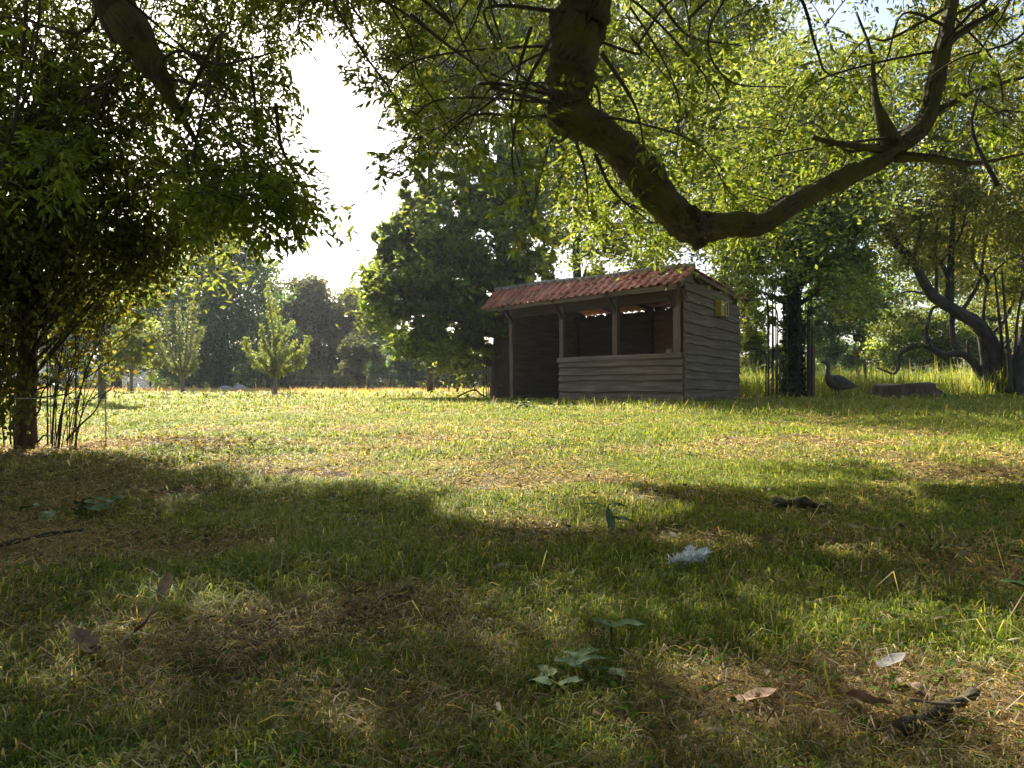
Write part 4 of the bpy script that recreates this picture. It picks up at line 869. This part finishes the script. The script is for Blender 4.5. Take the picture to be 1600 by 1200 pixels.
# ridge caps, half round mortared tiles
m = MB(53)
for i in range(19):
    s = -.18 + i * .29; a = S(s, .11, ridge(s) + .02); b = S(s + .31, .11, ridge(s + .3) + .028); m.tube([a, (a + b) / 2, b], [.05, .052, .058], 10, .05, seed=i)
m.build('ridge_caps', M['ridge'], shed)
m = MB(54); fa = lambda a, z, o: S(a, 0, z) + NF * (.34 + o); board(m, fa, -.1, 5.2, 2.215, 2.31, .0, .0, th=.03, wav=.008); m.build('fascia_board', M['post'], shed)
m = MB(55)
a = S(-.20, .08, 2.60); b = S(-.20, 0, 2.24) + NF * .36; m.box([a, a + U3 * .03, b + U3 * .03, b, a + Z3 * .09, a + Z3 * .09 + U3 * .03, b + Z3 * .07 + U3 * .03, b + Z3 * .07]); m.build('barge_board', M['post'], shed)
m = MB(56)
a = S(-.085, .12, 2.555); b = S(-.085, 3.3, 2.27); m.box([a, a + U3 * .025, b + U3 * .025, b, a + Z3 * .08, a + Z3 * .08 + U3 * .025, b + Z3 * .07 + U3 * .025, b + Z3 * .07]); m.build('barge_board', M['stake'], shed)
# splintered batten sticking out at the rear corner
m = MB(57); m.tube([S(0, 3.2, 2.34), S(-.35, 3.3, 2.36), S(-.55, 3.32, 2.35)], [.03, .028, .02], 6, .15); m.build('batten', M['post'], shed)
# --- yellow box on the gable wall
pb = S(0, 1.62, 2.02) + NS * .07
yb = empty('wall_box', tuple(pb), 'small mustard yellow box hung high on the gable boards', 'box')
m = MB(61)
def wbox(m, a0, a1, z0, z1, o0, o1, bv=.012):
    c = []
    for o, k in ((o0, 0), (o1, bv)):
        c.append([S(0, a, z) + NS * (.06 + o) for (a, z) in ((a0 + k, z0 + k), (a1 - k, z0 + k), (a1 - k, z1 - k), (a0 + k, z1 - k))])
    m.box([c[0][0], c[0][1], c[0][2], c[0][3], c[1][0], c[1][1], c[1][2], c[1][3]])
wbox(m, 1.42, 1.80, 1.86, 2.19, 0, .12); m.build('body', M['yellow'], yb)
m = MB(62); ring = [(1.66, 1.885), (1.77, 1.885), (1.79, 1.92), (1.79, 2.13), (1.77, 2.17), (1.68, 2.17), (1.66, 2.14), (1.66, 1.885)]
m.tube([S(0, a, z) + NS * .195 for a, z in ring], .010, 6, 0, cap=False); m.build('handle', M['pink'], yb)
m = MB(63); wbox(m, 1.685, 1.765, 1.905, 2.15, .121, .135, .004); m.build('recess_shade', M['dark'], yb)  # solid dark plate on the face, painted shade of a recess

# ------------------------------------------------------------------ iron tree guards
def guard(root, cx, cy, R, H, nb, seed, flare=.35, hoop=True, rings=(.5, 1.25, 2.0)):
    r2 = np.random.default_rng(seed); g = gz(cx, cy)
    for i in range(nb):
        th = 2 * math.pi * i / nb + .3; d_ = np.array([math.cos(th), math.sin(th), 0]); c = np.array([cx, cy, float(g)])
        hh = H * r2.uniform(.92, 1.03)
        pts = [c + d_ * R - Z3 * .1, c + d_ * R + Z3 * hh * .5, c + d_ * (R * 1.02) + Z3 * hh * .78]
        if hoop: pts += [c + d_ * (R * 1.1) + Z3 * hh * .88, c + d_ * (R * 1.1 + flare * .4) + Z3 * hh * .96, c + d_ * (R * 1.1 + flare) + Z3 * hh]
        m = MB(i); m.tube(spline(pts, 5), .014 if hoop else .012, 6, .05); m.build('bar', M['iron'], root)
    for h in rings:
        m = MB(90); m.tube([np.array([cx + R * 1.03 * math.cos(a), cy + R * 1.03 * math.sin(a), g + h]) for a in np.linspace(0, 6.2832, 25)], .009, 5, 0, cap=False); m.build('ring', M['iron'], root)
g1 = empty('tree_guard', on(1236, 17.9), 'tall rusty iron guard with outward arching bars round the ivy trunk', 'tree guard')
guard(g1, (1232 - 800) / F * 17.9, 17.9, .50, 3.0, 11, 1, .5)
guard_in = MB(5)
for i, (px, top, ar) in enumerate([(1196, 545, -22), (1206, 420, -16), (1214, 480, -10), (1262, 480, 18), (1268, 430, 20)]):
    b0 = on(px, 17.5); k = MB(i); k.tube(spline([b0, P(px + 1, (top + 620) / 2, 17.5), P(px + 1, top + 14, 17.5), P(px + ar * .35, top + 2, 17.5), P(px + ar, top, 17.5)], 6), .016, 6, .05); k.build('bar', M['iron'], g1)
g2 = empty('tree_guard', on(782, 18.2), 'slender dark iron rods caging the big maple trunk left of the shed', 'tree guard')
guard(g2, (781 - 800) / F * 18.2, 18.2, .42, 2.6, 9, 2, .25, True, (.55, 1.5))

# ------------------------------------------------------------------ fence behind the goose
def fpost(D, px, top, w_, label, mt='stake', lean=0, group=None, sq=True):
    b = on(px, D); t = P(px + lean, top, D); m = MB(int(px) % 97)
    if sq:
        h = w_ / 2; c = [b + np.array([a, c_, -.1]) for a, c_ in ((-h, -h), (h, -h), (h, h), (-h, h))]; m.box(c + [t + np.array([a, c_, rs.normal(0, .006)]) for a, c_ in ((-h, -h), (h, -h), (h, h), (-h, h))])
    else: m.tube([b - Z3 * .1, b + (t - b) * .3, b + (t - b) * .6, b + (t - b) * .97, t], [w_ / 2, w_ / 2 * .95, w_ / 2 * .92, w_ / 2 * .9, w_ / 2 * .7], 9, .08)
    return tag(m.build('fence_post', M[mt]), label, 'post', group)
fpost(17.6, 1267, 541, .15, 'square brown post with one sunlit side between iron guard and goose')
fpost(21, 1345, 540, .09, 'leaning split stake with a reddish top behind the goose', 'stake', -10, None, False)
fpost(21.3, 1353, 566, .07, 'short dark stake just left of the tree stump', 'bark_far', -1, None, False)
wf = empty('wire_fence', on(1400, 19.3), 'thin square mesh wire fence running behind goose and stump', 'fence')
m = MB(70); x0, x1 = 6.2, 15.5
for h in (.2, .4, .62, .86, 1.1): m.tube([np.array([x, 19.3 + .05 * (x - 6), .15 + h + .01 * math.sin(x * 3)]) for x in np.linspace(x0, x1, 14)], .0022, 4, 0)
for x in np.arange(x0, x1, .17): m.tube([np.array([x, 19.3 + .05 * (x - 6), .1]), np.array([x, 19.3 + .05 * (x - 6), 1.25])], .0018, 4, 0)
m.build('mesh', M['wire'], wf)
for i, x in enumerate((7.3, 15.4)):
    m = MB(i); m.tube([np.array([x, 19.3 + .05 * (x - 6), 0]), np.array([x + .02, 19.3 + .05 * (x - 6), 1.3])], .035, 8, .08); m.build('post', M['bark_far'], wf)
# far fence with braced posts
ff = empty('field_fence', on(520, 38.5), 'far wire fence with braced dark posts along the field edge', 'fence')
for i, px in enumerate([120, 175, 235, 300, 352, 405, 450, 503, 556, 575, 610, 640, 672, 690, 725, 750]):
    b = on(px, 38.5); m = MB(i); m.tube([b - Z3 * .1, b + Z3 * (.95 + .1 * (i % 3))], .055, 7, .08); m.build('post', M['bark_far'], ff)
for px, sgn in [(503, 1), (503, -1), (640, 1), (556, 1)]:
    b = on(px, 38.5); m = MB(3); m.tube([b + Z3 * .75, b + np.array([sgn * .75, .05, .0])], .035, 6, .05); m.build('brace', M['bark_far'], ff)
m = MB(4)
for h in (.35, .65, .95): m.tube([on(px, 38.5) + Z3 * h for px in range(60, 800, 60)], .004, 4, 0)
m.build('wire', M['iron'], ff)
# pale electric cord in front of the thicket
ef = empty('cord_fence', P(-120, 623, 4.55), 'single pale electric cord stretched past the shaded trunk at left', 'fence')
m = MB(5); m.tube([P(-330, 622, 4.2), P(-100, 621.5, 4.4), P(60, 622.5, 4.6), P(164, 625, 5.0), P(166, 625, 12.6)][:4], .0028, 5, 0); m.build('cord', M['cord'], ef)
m = MB(6); b = on(166, 5.0); m.tube([b, P(165, 622, 5.0)], .004, 6, 0); m.build('rod', M['wire'], ef)

# ------------------------------------------------------------------ stump
st = empty('tree_stump', on(1420, 17.9), 'wide low sawn tree stump in the grass right of the goose', 'stump')
m = MB(71); n = 40; rr = np.random.default_rng(8); c = on(1418, 17.9); vs = []; gs = []; fs = []
for i, (h, sc) in enumerate([(-.1, 1.08), (.05, 1.0), (.16, .96), (.28, .95), (.36, .94), (.37, .90)]):
    for k in range(n):
        th = 2 * math.pi * k / n; r = .86 * (sc - (.22 * max(0, math.cos(th)) ** 2 * min(1, h / .28) if h > 0 else 0)) * (1 + .05 * math.sin(th * 5 + 1) + .035 * math.sin(th * 11) + .02 * math.sin(th * 23 + h * 9) + .012 * rr.normal()) * (1.12 if (h < .2 and abs(th) < .5) else 1)
        vs.append((c[0] + r * math.cos(th), c[1] + r * math.sin(th) * .7, c[2] + h + .03 * math.cos(th) + (.02 * math.sin(th * 3) if h > .2 else 0))); gs.append((h, th * .9, 3))
for i in range(5):
    for k in range(n): fs.append((i * n + k, i * n + (k + 1) % n, (i + 1) * n + (k + 1) % n, (i + 1) * n + k))
m.add(vs, fs, gs, True); m.build('bark', M['stump_bark'], st)
m = MB(72); vs = [(c[0], c[1], c[2] + .362)]; gs = [(0, 0, 0)]
for j in (.3, .6, .9):
    for k in range(n):
        th = 2 * math.pi * k / n; r = .83 * j * (1 - .22 * max(0, math.cos(th)) ** 2) * (1 + .04 * math.sin(th * 5 + 1)); vs.append((c[0] + r * math.cos(th), c[1] + r * math.sin(th) * .7, c[2] + .371 + .03 * j * math.cos(th) + .02 * j * math.sin(th * 3) + rr.normal(0, .003))); gs.append((th, r * 3, 0))
fs = [(0, 1 + k, 1 + (k + 1) % n) for k in range(n)] + [(1 + j * n + k, 1 + (j + 1) * n + k, 1 + (j + 1) * n + (k + 1) % n, 1 + j * n + (k + 1) % n) for j in range(2) for k in range(n)]
m.add(vs, fs, gs); m.build('cut_face', M['cutwood'], st)

# ------------------------------------------------------------------ goose
def loft(m, secs, n=16):
    """secs: (centre, side radius, height radius, tilt direction of the ring normal)"""
    vs = []; fs = []; gs = []
    for i, (c, rx, rz) in enumerate(secs):
        c = np.array(c, float); a = np.array(secs[max(0, i - 1)][0], float); b = np.array(secs[min(len(secs) - 1, i + 1)][0], float)
        t = (b - a) / (np.linalg.norm(b - a) + 1e-9); side = np.array([0, 1., 0]); up = np.cross(t, side); up /= np.linalg.norm(up) + 1e-9
        for k in range(n):
            th = 2 * math.pi * k / n; vs.append(c + side * rx * math.cos(th) + up * rz * math.sin(th)); gs.append((i * .05, th, 0))
    for i in range(len(secs) - 1):
        for k in range(n): fs.append((i * n + k, i * n + (k + 1) % n, (i + 1) * n + (k + 1) % n, (i + 1) * n + k))
    fs += [tuple(range(n - 1, -1, -1)), tuple((len(secs) - 1) * n + k for k in range(n))]
    m.add(vs, fs, gs, True)
def splsec(secs, n=4):
    a = spline([(*c, rx, rz) for c, rx, rz in secs], n); return [((q[0], q[1], q[2]), max(.002, q[3]), max(.002, q[4])) for q in a]
def bird(name, label, cat, loc, k, mats, rot=0, neck_up=1.0, group=None):
    r = empty(name, (0, 0, 0), label, cat, group)
    # x forward is -x (faces left); heights for a 0.9 m goose, scaled by k
    body = [((.50, 0, .27), .02, .012), ((.44, 0, .28), .05, .022), ((.34, 0, .30), .09, .07), ((.23, 0, .325), .13, .12), ((.10, 0, .36), .155, .16), ((-.03, 0, .405), .155, .175), ((-.11, 0, .44), .13, .15),
            ((-.168, 0, .51), .085, .10), ((-.186, 0, .57), .056, .062), ((-.19, 0, .64), .043, .047), ((-.19, 0, .73), .037, .041), ((-.20, 0, .815), .042, .048), ((-.225, 0, .85), .044, .05), ((-.27, 0, .862), .040, .043), ((-.31, 0, .855), .029, .031)]
    m = MB(1); loft(m, splsec([((c[0] * k, 0, c[2] * k), a * k, b * k) for c, a, b in body])); m.build('body', mats[0], r)
    m = MB(2); loft(m, splsec([((-.30 * k, 0, .857 * k), .027 * k, .028 * k), ((-.34 * k, 0, .85 * k), .019 * k, .019 * k), ((-.385 * k, 0, .84 * k), .009 * k, .007 * k)], 3), 12); m.build('beak', mats[1], r)
    for sg in (-1, 1):
        m = MB(3); loft(m, splsec([((-.11 * k, sg * .12 * k, .50 * k), .02 * k, .05 * k), ((-.03 * k, sg * .145 * k, .465 * k), .03 * k, .095 * k), ((.12 * k, sg * .14 * k, .415 * k), .03 * k, .09 * k), ((.29 * k, sg * .10 * k, .365 * k), .024 * k, .05 * k), ((.44 * k, sg * .05 * k, .325 * k), .012 * k, .022 * k), ((.54 * k, sg * .02 * k, .30 * k), .004 * k, .006 * k)]), 12); m.build('wing', mats[2], r)
        m = MB(4); m.tube(spline([((.02) * k, sg * .06 * k, .28 * k), (.035 * k, sg * .062 * k, .16 * k), (.02 * k, sg * .065 * k, .02 * k)], 4), [.028 * k, .024 * k, .02 * k, .016 * k, .013 * k, .012 * k, .012 * k, .013 * k, .014 * k], 8, .03)
        for tt in (-.35, 0, .35):
            m.tube([(.02 * k, sg * .065 * k, .02 * k), ((.02 - .045 * math.cos(tt)) * k, (sg * .065 + .045 * math.sin(tt)) * k, .012 * k), ((.02 - .085 * math.cos(tt)) * k, (sg * .065 + .085 * math.sin(tt)) * k, .004 * k)], [.011 * k, .009 * k, .004 * k], 6, 0)
        m.build('leg', mats[1], r)
        m = MB(5); m.tube([(-.262 * k, sg * .034 * k, .868 * k), (-.262 * k, sg * .042 * k, .868 * k)], .006 * k, 8, 0); m.build('eye', M['dark'], r)
    r.location = tuple(loc); r.rotation_euler = (0, 0, rot)
    return r
for o in [x for x in COL.objects if False]: pass
gl = on(1306, 17.6); bird('goose', 'brown grey goose standing upright and alert, facing left', 'goose', (gl[0], gl[1], gl[2] - .0), 1.07, (M['goose'], M['beak'], M['goose_wing']), .12)
def hen(loc, k, label):
    r = empty('hen', (0, 0, 0), label, 'hen')
    body = [((.20, 0, .33), .01, .03), ((.16, 0, .29), .04, .06), ((.08, 0, .22), .08, .085), ((-.02, 0, .195), .095, .10), ((-.10, 0, .22), .075, .085), ((-.14, 0, .28), .045, .05), ((-.15, 0, .34), .03, .034), ((-.17, 0, .375), .028, .03), ((-.195, 0, .375), .018, .02)]
    m = MB(1); loft(m, splsec([((c[0] * k, 0, c[2] * k), a * k, b * k) for c, a, b in body]), 12); m.build('body', M['black'], r)
    m = MB(2); loft(m, [((-.19 * k, 0, .375 * k), .011 * k, .011 * k), ((-.225 * k, 0, .368 * k), .003 * k, .003 * k)], 8); m.build('beak', M['beak'], r)
    m = MB(3); m.box([(x * k, y * k, z * k) for z in (.395, .43) for x, y in ((-.19, -.004), (-.15, -.004), (-.15, .004), (-.19, .004))]); m.build('comb', M['red'], r)
    for sg in (-1, 1):
        m = MB(4); m.tube([(0, sg * .035 * k, .12 * k), (.005 * k, sg * .037 * k, .06 * k), (0, sg * .04 * k, 0)], [.014 * k, .008 * k, .008 * k], 6, 0); m.tube([(0, sg * .04 * k, .006 * k), (-.05 * k, sg * .045 * k, 0.004 * k)], .005 * k, 5, 0); m.build('leg', M['beak'], r)
    r.location = tuple(loc); r.rotation_euler = (0, 0, .5); return r
h = on(98, 24); h[2] += .06; hen(h, 1.1, 'small black hen standing in the field beyond the bare stems')

# ------------------------------------------------------------------ small things on the ground
def lobed_leaf(m, c, L, W, yaw, pitch, curl, lobes=0, n=10, fold=.25, roll=0):
    """a single broad leaf: strips either side of the midrib, edges lobed, blade curled"""
    R_ = Matrix.Rotation(yaw, 3, 'Z') @ Matrix.Rotation(-pitch, 3, 'Y') @ Matrix.Rotation(roll, 3, 'X'); vs = []; fs = []; gs = []
    for i in range(n + 1):
        t = i / n; wd = W / 2 * (math.sin(math.pi * min(1, t * .92 + .05)) ** .7) * (1 + lobes * .35 * math.sin(t * 19)) * (1.05 - .25 * t)
        if i == n: wd = .0004
        for q in (-1, -.5, 0, .5, 1):
            z = fold * wd * abs(q) + curl * L * (t ** 2 - t * .2) + .12 * wd * math.sin(9 * t + q * 2)
            v = R_ @ Vector((t * L, q * wd, z)); vs.append((c[0] + v[0], c[1] + v[1], c[2] + v[2])); gs.append((t * L, q * W, 0))
    for i in range(n):
        for k in range(4): fs.append((i * 5 + k, i * 5 + k + 1, i * 5 + k + 6, i * 5 + k + 5))
    m.add(vs, fs, gs, True)
def gleaf(px, py, L, W, yaw, pitch, curl, label, mt='dryleaf', lob=0, up=.012, roll=0):
    p = G(px, py); m = MB(int(px)); lobed_leaf(m, (p[0], p[1], p[2] + up), L, W, yaw, pitch, curl, lob, roll=roll); return tag(m.build('fallen_leaf', M[mt]), label, 'leaf', None)
gleaf(1322, 1120, .062, .045, -1.0, .05, .2, 'large curled pinkish brown dead leaf beside the rotten wood', up=.03, roll=-.6)
gleaf(1370, 1060, .05, .03, .2, .1, .3, 'grey withered leaf above the curled brown leaf', 'greyleaf', up=.02)
gleaf(250, 950, .06, .035, 1.3, .9, .2, 'orange brown leaf standing upright in shaded grass at left')
gleaf(195, 1010, .075, .04, .3, .5, .5, 'dark crumpled leaf, higher one of the pair at lower left', 'darkleaf', 1)
gleaf(150, 1030, .07, .04, 2.6, .2, .3, 'dark crumpled leaf, lower one of the pair at lower left', 'darkleaf', 1)
gleaf(1150, 1105, .06, .03, .1, .05, .2, 'brown leaf half buried in straw left of the large curled one')
def weed(px, py, label, leaves, hgt=.03, mt='weedleaf'):
    p = G(px, py); r = empty('broadleaf_weed', tuple(p), label, 'weed')
    for i, (L, W, yaw, pitch, curl, dx, dy, dz) in enumerate(leaves):
        m = MB(i); c = (p[0] + dx, p[1] + dy, p[2] + dz); lobed_leaf(m, c, L, W, yaw, pitch, curl, .6 if i % 2 else .2, 12, .3)
        m.tube([(p[0], p[1], p[2]), ((p[0] + c[0]) / 2, (p[1] + c[1]) / 2, c[2] * .6 + p[2] * .4 + .01), c], .0018, 5, 0, cap=False); m.build('leaf', M[mt if i % 3 else 'weedleaf_light'], r)
    return r
R_ = np.random.default_rng(6)
def rl(n, L, W, sp, dz): return [(L * R_.uniform(.7, 1.2), W * R_.uniform(.7, 1.2), R_.uniform(0, 6.28), R_.uniform(-.1, .5), R_.uniform(-.5, -.1), R_.normal(0, sp), R_.normal(0, sp), dz * R_.uniform(.5, 1.3)) for _ in range(n)]
weed(920, 1060, 'grey green broad leaved weed in the foreground grass, right of the smaller clump', rl(5, .05, .024, .02, .025))
weed(845, 1080, 'low clump of rounded weed leaves with a pale torn one, centre foreground', rl(5, .035, .022, .025, .018))
weed(955, 1005, 'single oval green leaf lying above the grey green weed', [(.06, .032, .1, .1, -.1, 0, 0, .03), (.035, .02, 2.6, .3, -.2, 0, 0, .03)])
weed(950, 830, 'tall grey thistle like weed rising at the edge of the shadow', [(.12, .022, 2.7, .35, -.5, 0, 0, .07), (.08, .03, .2, .2, -.6, 0, 0, .08), (.09, .03, -1.5, -.7, -.1, 0, 0, .07), (.07, .03, 1.2, .3, -.4, 0, 0, .05), (.08, .04, -.6, .2, -.3, 0, 0, .04)])
weed(115, 805, 'broad leaved weed rosette in shaded grass at the left', rl(8, .10, .045, .06, .03) + [(.14, .03, -.3, .3, -.4, .03, 0, .05)])
weed(1625, 965, 'bright green leaf poking in at the right edge', [(.07, .035, 2.8, .3, -.1, 0, 0, .05), (.05, .03, 1.2, .3, -.1, 0, 0, .04)])
weed(815, 640, 'leafy weeds growing at the doorway of the shed', rl(8, .16, .09, .12, .08), mt='weedleaf_light')
weed(880, 640, 'second patch of leafy weeds under the front boards', rl(6, .15, .08, .15, .06), mt='weedleaf_light')
# white downy feathers
def feather(px, py, L, label, yaw):
    p = G(px, py); m = MB(int(px)); r2 = np.random.default_rng(int(px)); n = 320; vs = []; fs = []
    q0 = np.array([p[0], p[1], p[2] + .015]); u = np.array([math.cos(yaw), math.sin(yaw), .15])
    m.tube([q0, q0 + u * L * .5 + Z3 * .006, q0 + u * L], [.0008, .0007, .0003], 5, 0)
    for i in range(n):
        t = r2.uniform(.02, 1); a = q0 + u * L * t; d_ = unit(r2.normal(0, 1, 3) + u * .6 + np.array([0, 0, .5])); l = L * .33 * r2.uniform(.5, 1); sd_ = unit(np.cross(d_, r2.normal(0, 1, 3))) * .0018
        b = len(vs); vs += [a - sd_, a + sd_, a + d_ * l * .6 + sd_ * .8 - Z3 * .002, a + d_ * l - Z3 * .006]; fs += [(b, b + 1, b + 2, b + 3)]
    m.add(vs, fs); return tag(m.build('feather', M['white']), label, 'feather', None)
feather(1045, 888, .095, 'larger white downy feather caught in the grass', .2)
feather(1074, 880, .065, 'white downy feather standing between two others', 1.2)
feather(1088, 872, .04, 'smallest white feather at the right of the downy trio', .5)
# rotten wood, bark and sticks
def rot_wood(pts, r, label, name, mt='bark_far', cat='wood', rough=.35):
    sp = spline(pts, 5); m = MB(7); m.tube(sp, [r * (.8 + .3 * math.sin(i * 1.3)) for i in range(len(sp))], 10, rough, seed=12); return tag(m.build(name, M[mt]), label, cat)
a, b = G(1400, 1150), G(1520, 1105); rot_wood([a + Z3 * .006, (a + b) / 2 + Z3 * .012, b + Z3 * .02], .010, 'dark mossy piece of rotten wood in the lower right grass', 'rotten_wood', 'mosswood')
a, b = G(1420, 1125), G(1500, 1140); rot_wood([a + Z3 * .03, (a + b) / 2 + Z3 * .03, b + Z3 * .035], .0025, 'thin pale twig lying across the rotten wood', 'twig', 'post', 'twig', .1)
a, b = G(1400, 1075), G(1455, 1100); rot_wood([a + Z3 * .008, (a + b) / 2 + Z3 * .014, b + Z3 * .008], .007, 'flat grey strip of bark above the rotten wood', 'bark_strip', 'post', 'bark')
a, b = G(1205, 795), G(1290, 800); rot_wood([a + Z3 * .01, (a + b) / 2 + Z3 * .03, b + Z3 * .012], .018, 'torn clod of brown turf in the shaded grass at right', 'turf_clod', 'mosswood', 'clod', .5)
a, b = G(640, 925), G(575, 955); rot_wood([a + Z3 * .0, (a + b) / 2 + Z3 * .004, b + Z3 * .0], .014, 'dark crumbly clod beside the centre bare patch', 'turf_clod', 'mosswood', 'clod', .5)
a, b = G(0, 858), G(130, 835); rot_wood([a + Z3 * .01, (a + b) / 2 + Z3 * .02, b + Z3 * .015], .007, 'dark fallen stick lying at the left edge', 'stick', 'bark_far', 'stick', .2)
# bent dead branch on the grass left of the maple trunk
p = [on(x, 17.2) for x in (715, 728, 742, 752, 762)]
m = MB(3); m.tube(spline([p[0] + Z3 * .05, p[1] + Z3 * .16, p[2] + Z3 * .22, p[3] + Z3 * .12, p[4] + Z3 * .05], 4), .022, 6, .15); m.tube(spline([p[2] + Z3 * .2, p[2] + np.array([-.05, .1, .42]), p[2] + np.array([-.12, .1, .5])], 4), .013, 6, .1); m.tube([p[1] + Z3 * .14, p[1] + np.array([.1, -.3, .05])], .012, 6, .1)
tag(m.build('fallen_branch', M['bark_far']), 'bent dead branch lying in the grass left of the maple trunk', 'branch')
# grey humps at the far edge
for i, (px, wpx, hp, label) in enumerate([(352, 18, 8, 'rough low grey mound in the far grass, left one of two'), (374, 15, 10, 'smooth pale grey mound in the far grass beside a rough one')]):
    b = on(px, 36); m = MB(i); rx = wpx / F * 36 * .8; rzz = hp / F * 36 + .12; vs = []; fs = []; nu, nv = 18, 8
    for j in range(nv + 1):
        for k in range(nu):
            th = 2 * math.pi * k / nu; ph = math.pi / 2 * j / nv; rr_ = 1 + .08 * math.sin(3 * th + i) + .05 * rs.normal()
            vs.append((b[0] + rx * math.cos(th) * math.cos(ph) * rr_, b[1] + .5 * math.sin(th) * math.cos(ph), b[2] + rzz * math.sin(ph)))
    for j in range(nv):
        for k in range(nu): fs.append((j * nu + k, j * nu + (k + 1) % nu, (j + 1) * nu + (k + 1) % nu, (j + 1) * nu + k))
    m.add(vs, fs, None, True); tag(m.build('boulder', M['rock']), label, 'rock')
# leaf litter scattered (uncountable)
n = 11000; x, y = wedge(.45, 6, n, 50); k = rg.uniform(0, 1, n) < .15 + .8 * straw(x, y) + .3 * (x < -1.5); x, y = x[k], y[k]; n = len(x)
pos = np.stack([x, y, gz(x, y) + rg.uniform(.006, .022, n)], -1); dd = rg.normal(0, 1, (n, 3)); dd[:, 2] *= .25
lc = np.array([(.22, .13, .07), (.30, .20, .11), (.12, .075, .045), (.42, .36, .28), (.10, .11, .03)])[rg.integers(0, 5, n)] * rg.uniform(.6, 1.2, n)[:, None]
ll = np.minimum(.02 * rg.lognormal(0, .45, n), .034) * np.where(np.hypot(x, y) < 1.4, .65, 1); v1 = leaf_quads(rg, pos, ll, ll * .4, lc, 0, dd, True)
tag(link('leaf_litter', np_mesh('leaf_litter', *v1[:2], M['litter'], v1[2])), 'scattered small dry leaflets and debris over the turf', 'leaf litter', kind='stuff')
# nettles and low weeds along the fence
n = 9000; x = rg.uniform(5.6, 16, n); y = 19.2 + .05 * (x - 6) + rg.normal(.5, .5, n); z = gz(x, y) + rg.uniform(0, .55, n) * fbm(x * 1.1, y, 4, 2) * 1.5; pos = np.stack([x, y, z], -1)
v1 = leaf_quads(rg, pos, .08 * rg.uniform(.5, 1.3, n), .035 * rg.uniform(.5, 1.3, n), jitter_col(rg, [(.10, .15, .035), (.2, .2, .07), (.3, .27, .12)], n), .3)
tag(link('fence_weeds', np_mesh('fence_weeds', *v1[:2], M['leaf_far'], v1[2])), 'loose weeds growing along the wire mesh fence', 'weeds', kind='stuff')
# distant hedge and wood beyond the field
n = 30000; a = rg.uniform(-1.0, 1.0, n); D = rg.uniform(230, 262, n); x = a * D; hgt = 7 + 7 * fbm(x * .02, x * 0, 3, 4); z = hgt * rg.uniform(0, 1, n) ** .7 - .5
v1 = leaf_quads(rg, np.stack([x, D, z], -1), rg.uniform(1.5, 3.4, n), rg.uniform(1.2, 2.4, n), jitter_col(rg, [(.05, .07, .03), (.065, .08, .03)], n), 0)
tag(link('far_woods', np_mesh('far_woods', *v1[:2], M['leaf_far'], v1[2])), 'hazy distant wood beyond the open field', 'woods', kind='stuff')
n = 26000; x = rg.uniform(-34, 14, n); y = 43.5 + rg.normal(0, .7, n); hgt = .6 + 1.1 * fbm(x * .5, x * 0, 6, 3); z = .15 + hgt * rg.uniform(0, 1, n); k = fbm(x * .25, x * 0 + 2, 14, 2) > .38; x, y, z = x[k], y[k], z[k]; n = len(x)
v1 = leaf_quads(rg, np.stack([x, y, z], -1), .2 * rg.uniform(.6, 1.4, n), .12 * rg.uniform(.6, 1.4, n), jitter_col(rg, [(.07, .09, .03), (.09, .11, .035)], n), 0)
tag(link('field_hedge', np_mesh('field_hedge', *v1[:2], M['leaf_far'], v1[2])), 'low patchy undergrowth below the far row of trees', 'undergrowth', kind='stuff')
# ------------------------------------------------------------------ summer haze in the air
m, n_, o = mat('haze'); vol = N(n_, 'ShaderNodeVolumePrincipled', Density=.00045, Anisotropy=.55); vol.inputs['Color'].default_value = (.86, .93, 1.0, 1)
n_.links.new(vol.outputs[0], o.inputs['Volume'])
hb = MB(1); hb.box([(x, y, z) for z in (-3, 22) for x, y in ((-1600, -500), (1600, -500), (1600, 2100), (-1600, 2100))])
tag(hb.build('haze', m), 'thin sunlit summer haze filling the air', 'haze', kind='stuff')
